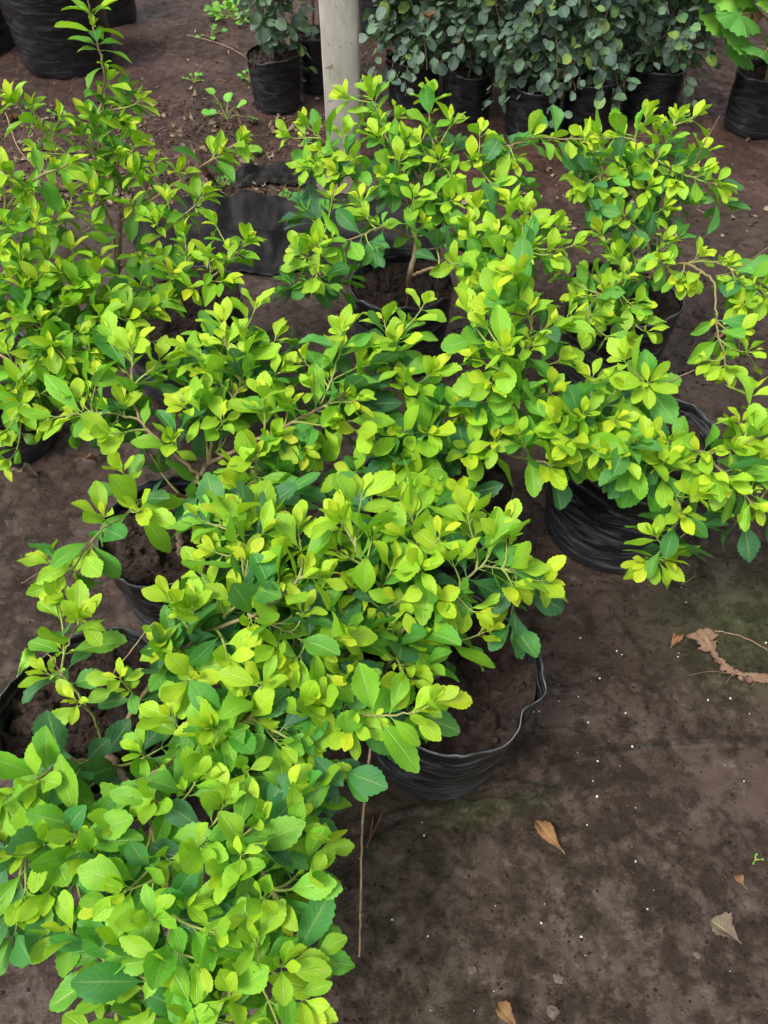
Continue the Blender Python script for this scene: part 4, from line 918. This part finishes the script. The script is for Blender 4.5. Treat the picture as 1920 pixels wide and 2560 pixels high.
# litter behind: curled brown leaves, individually
proto = []
for k in range(5):
    mb = MB(); T = TD[k]; v, f, uv = T; mb.add(v - V(0, .5, 0), f, uv, random.random(), random.random())
    o = mb.build('litter_leaf', M['dead' if k % 2 else 'deadgrey']); proto.append(o.data); bpy.data.objects.remove(o)
for k in range(230):
    if k > 115: kk_ = k; k = k % 85
    x = random.uniform(0, 820); y = random.uniform(300, 520) if k < 90 else random.uniform(60, 300)
    if k >= 85: x = random.uniform(1250, 1920) if k < 100 else random.uniform(340, 640); y = random.uniform(330, 560) if k < 100 else y
    o = bpy.data.objects.new('litter_leaf', proto[k % 5]); COL.objects.link(o); p = gpt(x, y, .008); o.location = tuple(p); s = random.uniform(.03, .065) if k < 85 else random.uniform(.02, .035)
    o.scale = (s * random.uniform(.6, 1.3), s, s); o.rotation_euler = (random.gauss(0, .4), random.gauss(0, .5), random.uniform(0, 6.28))
    tag(o, 'small curled brown leaf among the litter on the ground behind', 'litter leaf', 'brown litter leaves on the earth behind the shrubs')
# small weeds
def weed(label, px, py, n, size, age, seed, mat='mallow'):
    random.seed(seed); c = gpt(px, py); root = empty('weed', c); tag(root, label, 'weed'); lv = MB(); st = MB()
    for k in range(n):
        a = random.uniform(0, 6.28); e = V(math.cos(a), math.sin(a), 0) * size * random.uniform(.3, 1.4) + UP * size * random.uniform(.3, 1.1)
        tube(st, smooth_path([V(0, 0, 0), e * .5 + UP * size * .2, e], 4), .0012, .0007, 5, .1)
        put_leaf(lv, random.choice(TG), e, nrm(e + V(0, 0, -.3 * size)), nrm(UP + V(0, -.3, 0) + rng.normal(0, .2, 3)), size * random.uniform(.7, 1.1), age + random.random() * .3)
    st.build('stem', M['bark'], root); lv.build('foliage', M[mat], root)
weed('small light green weed on the bare reddish earth', 487, 213, 9, .022, .2, 1)
weed('broad pale weed before the trailing grey green plant', 570, 312, 8, .055, .1, 2)
weed('leafy weed on the earth left of the trailing plant', 530, 105, 9, .035, .4, 3)
weed('yellow green weed clump at the foot of the trailing plant', 590, 62, 20, .05, .15, 4)
weed('tiny four leaved seedling on the open mud at the right', 1885, 2152, 4, .006, .4, 5)
weed('small weed tangle by the ankle of the trailing plant', 625, 215, 12, .028, .3, 6)
o = fb.build('flower_bud', M['dead'], None)
for r_ in bpy.data.objects:
    if r_.get('label', '').startswith('grey green bush nearest the right side'):
        o.parent = r_; o.location = tuple(-np.array(r_.location))

weed('scrambling weed with heart shaped leaves left of the trailing plant, higher up', 560, 60, 16, .045, .3, 7)
weed('low moss green weed on the litter before the rolled cloth', 720, 500, 26, .016, .6, 8)
weed('small weed in the litter below the leader shoot of the tallest plant', 150, 300, 10, .02, .4, 9)
weed('low green weed in the litter left of the rolled cloth strip', 560, 470, 16, .022, .5, 10)

# straw and chips in the litter: nobody could count them
random.seed(99); ch = MB()
for k in range(1100):
    px = random.uniform(-20, 860); py = random.gauss(400, 75) if k < 850 else random.uniform(40, 330)
    if k % 9 == 0: px = random.uniform(1150, 1920); py = random.uniform(330, 620)
    if not 20 < py < 620: continue
    p = gpt(px, py, .004); an = random.uniform(0, 3.14); ln = random.uniform(.006, .045); d = V(math.cos(an), math.sin(an), random.gauss(0, .15)) * ln
    if k % 3: tube(ch, [p, p + d * .5 + UP * .003 * random.random(), p + d], random.uniform(.0006, .0018), .0005, 4, random.random())
    else: put_leaf(ch, random.choice(TG), p, d, nrm(UP + rng.normal(0, .4, 3)), random.uniform(.012, .03), random.random())
tag(ch.build('straw_litter', M['deadgrey']), 'bits of straw and dry leaf strewn over the earth', 'litter', kind='stuff')
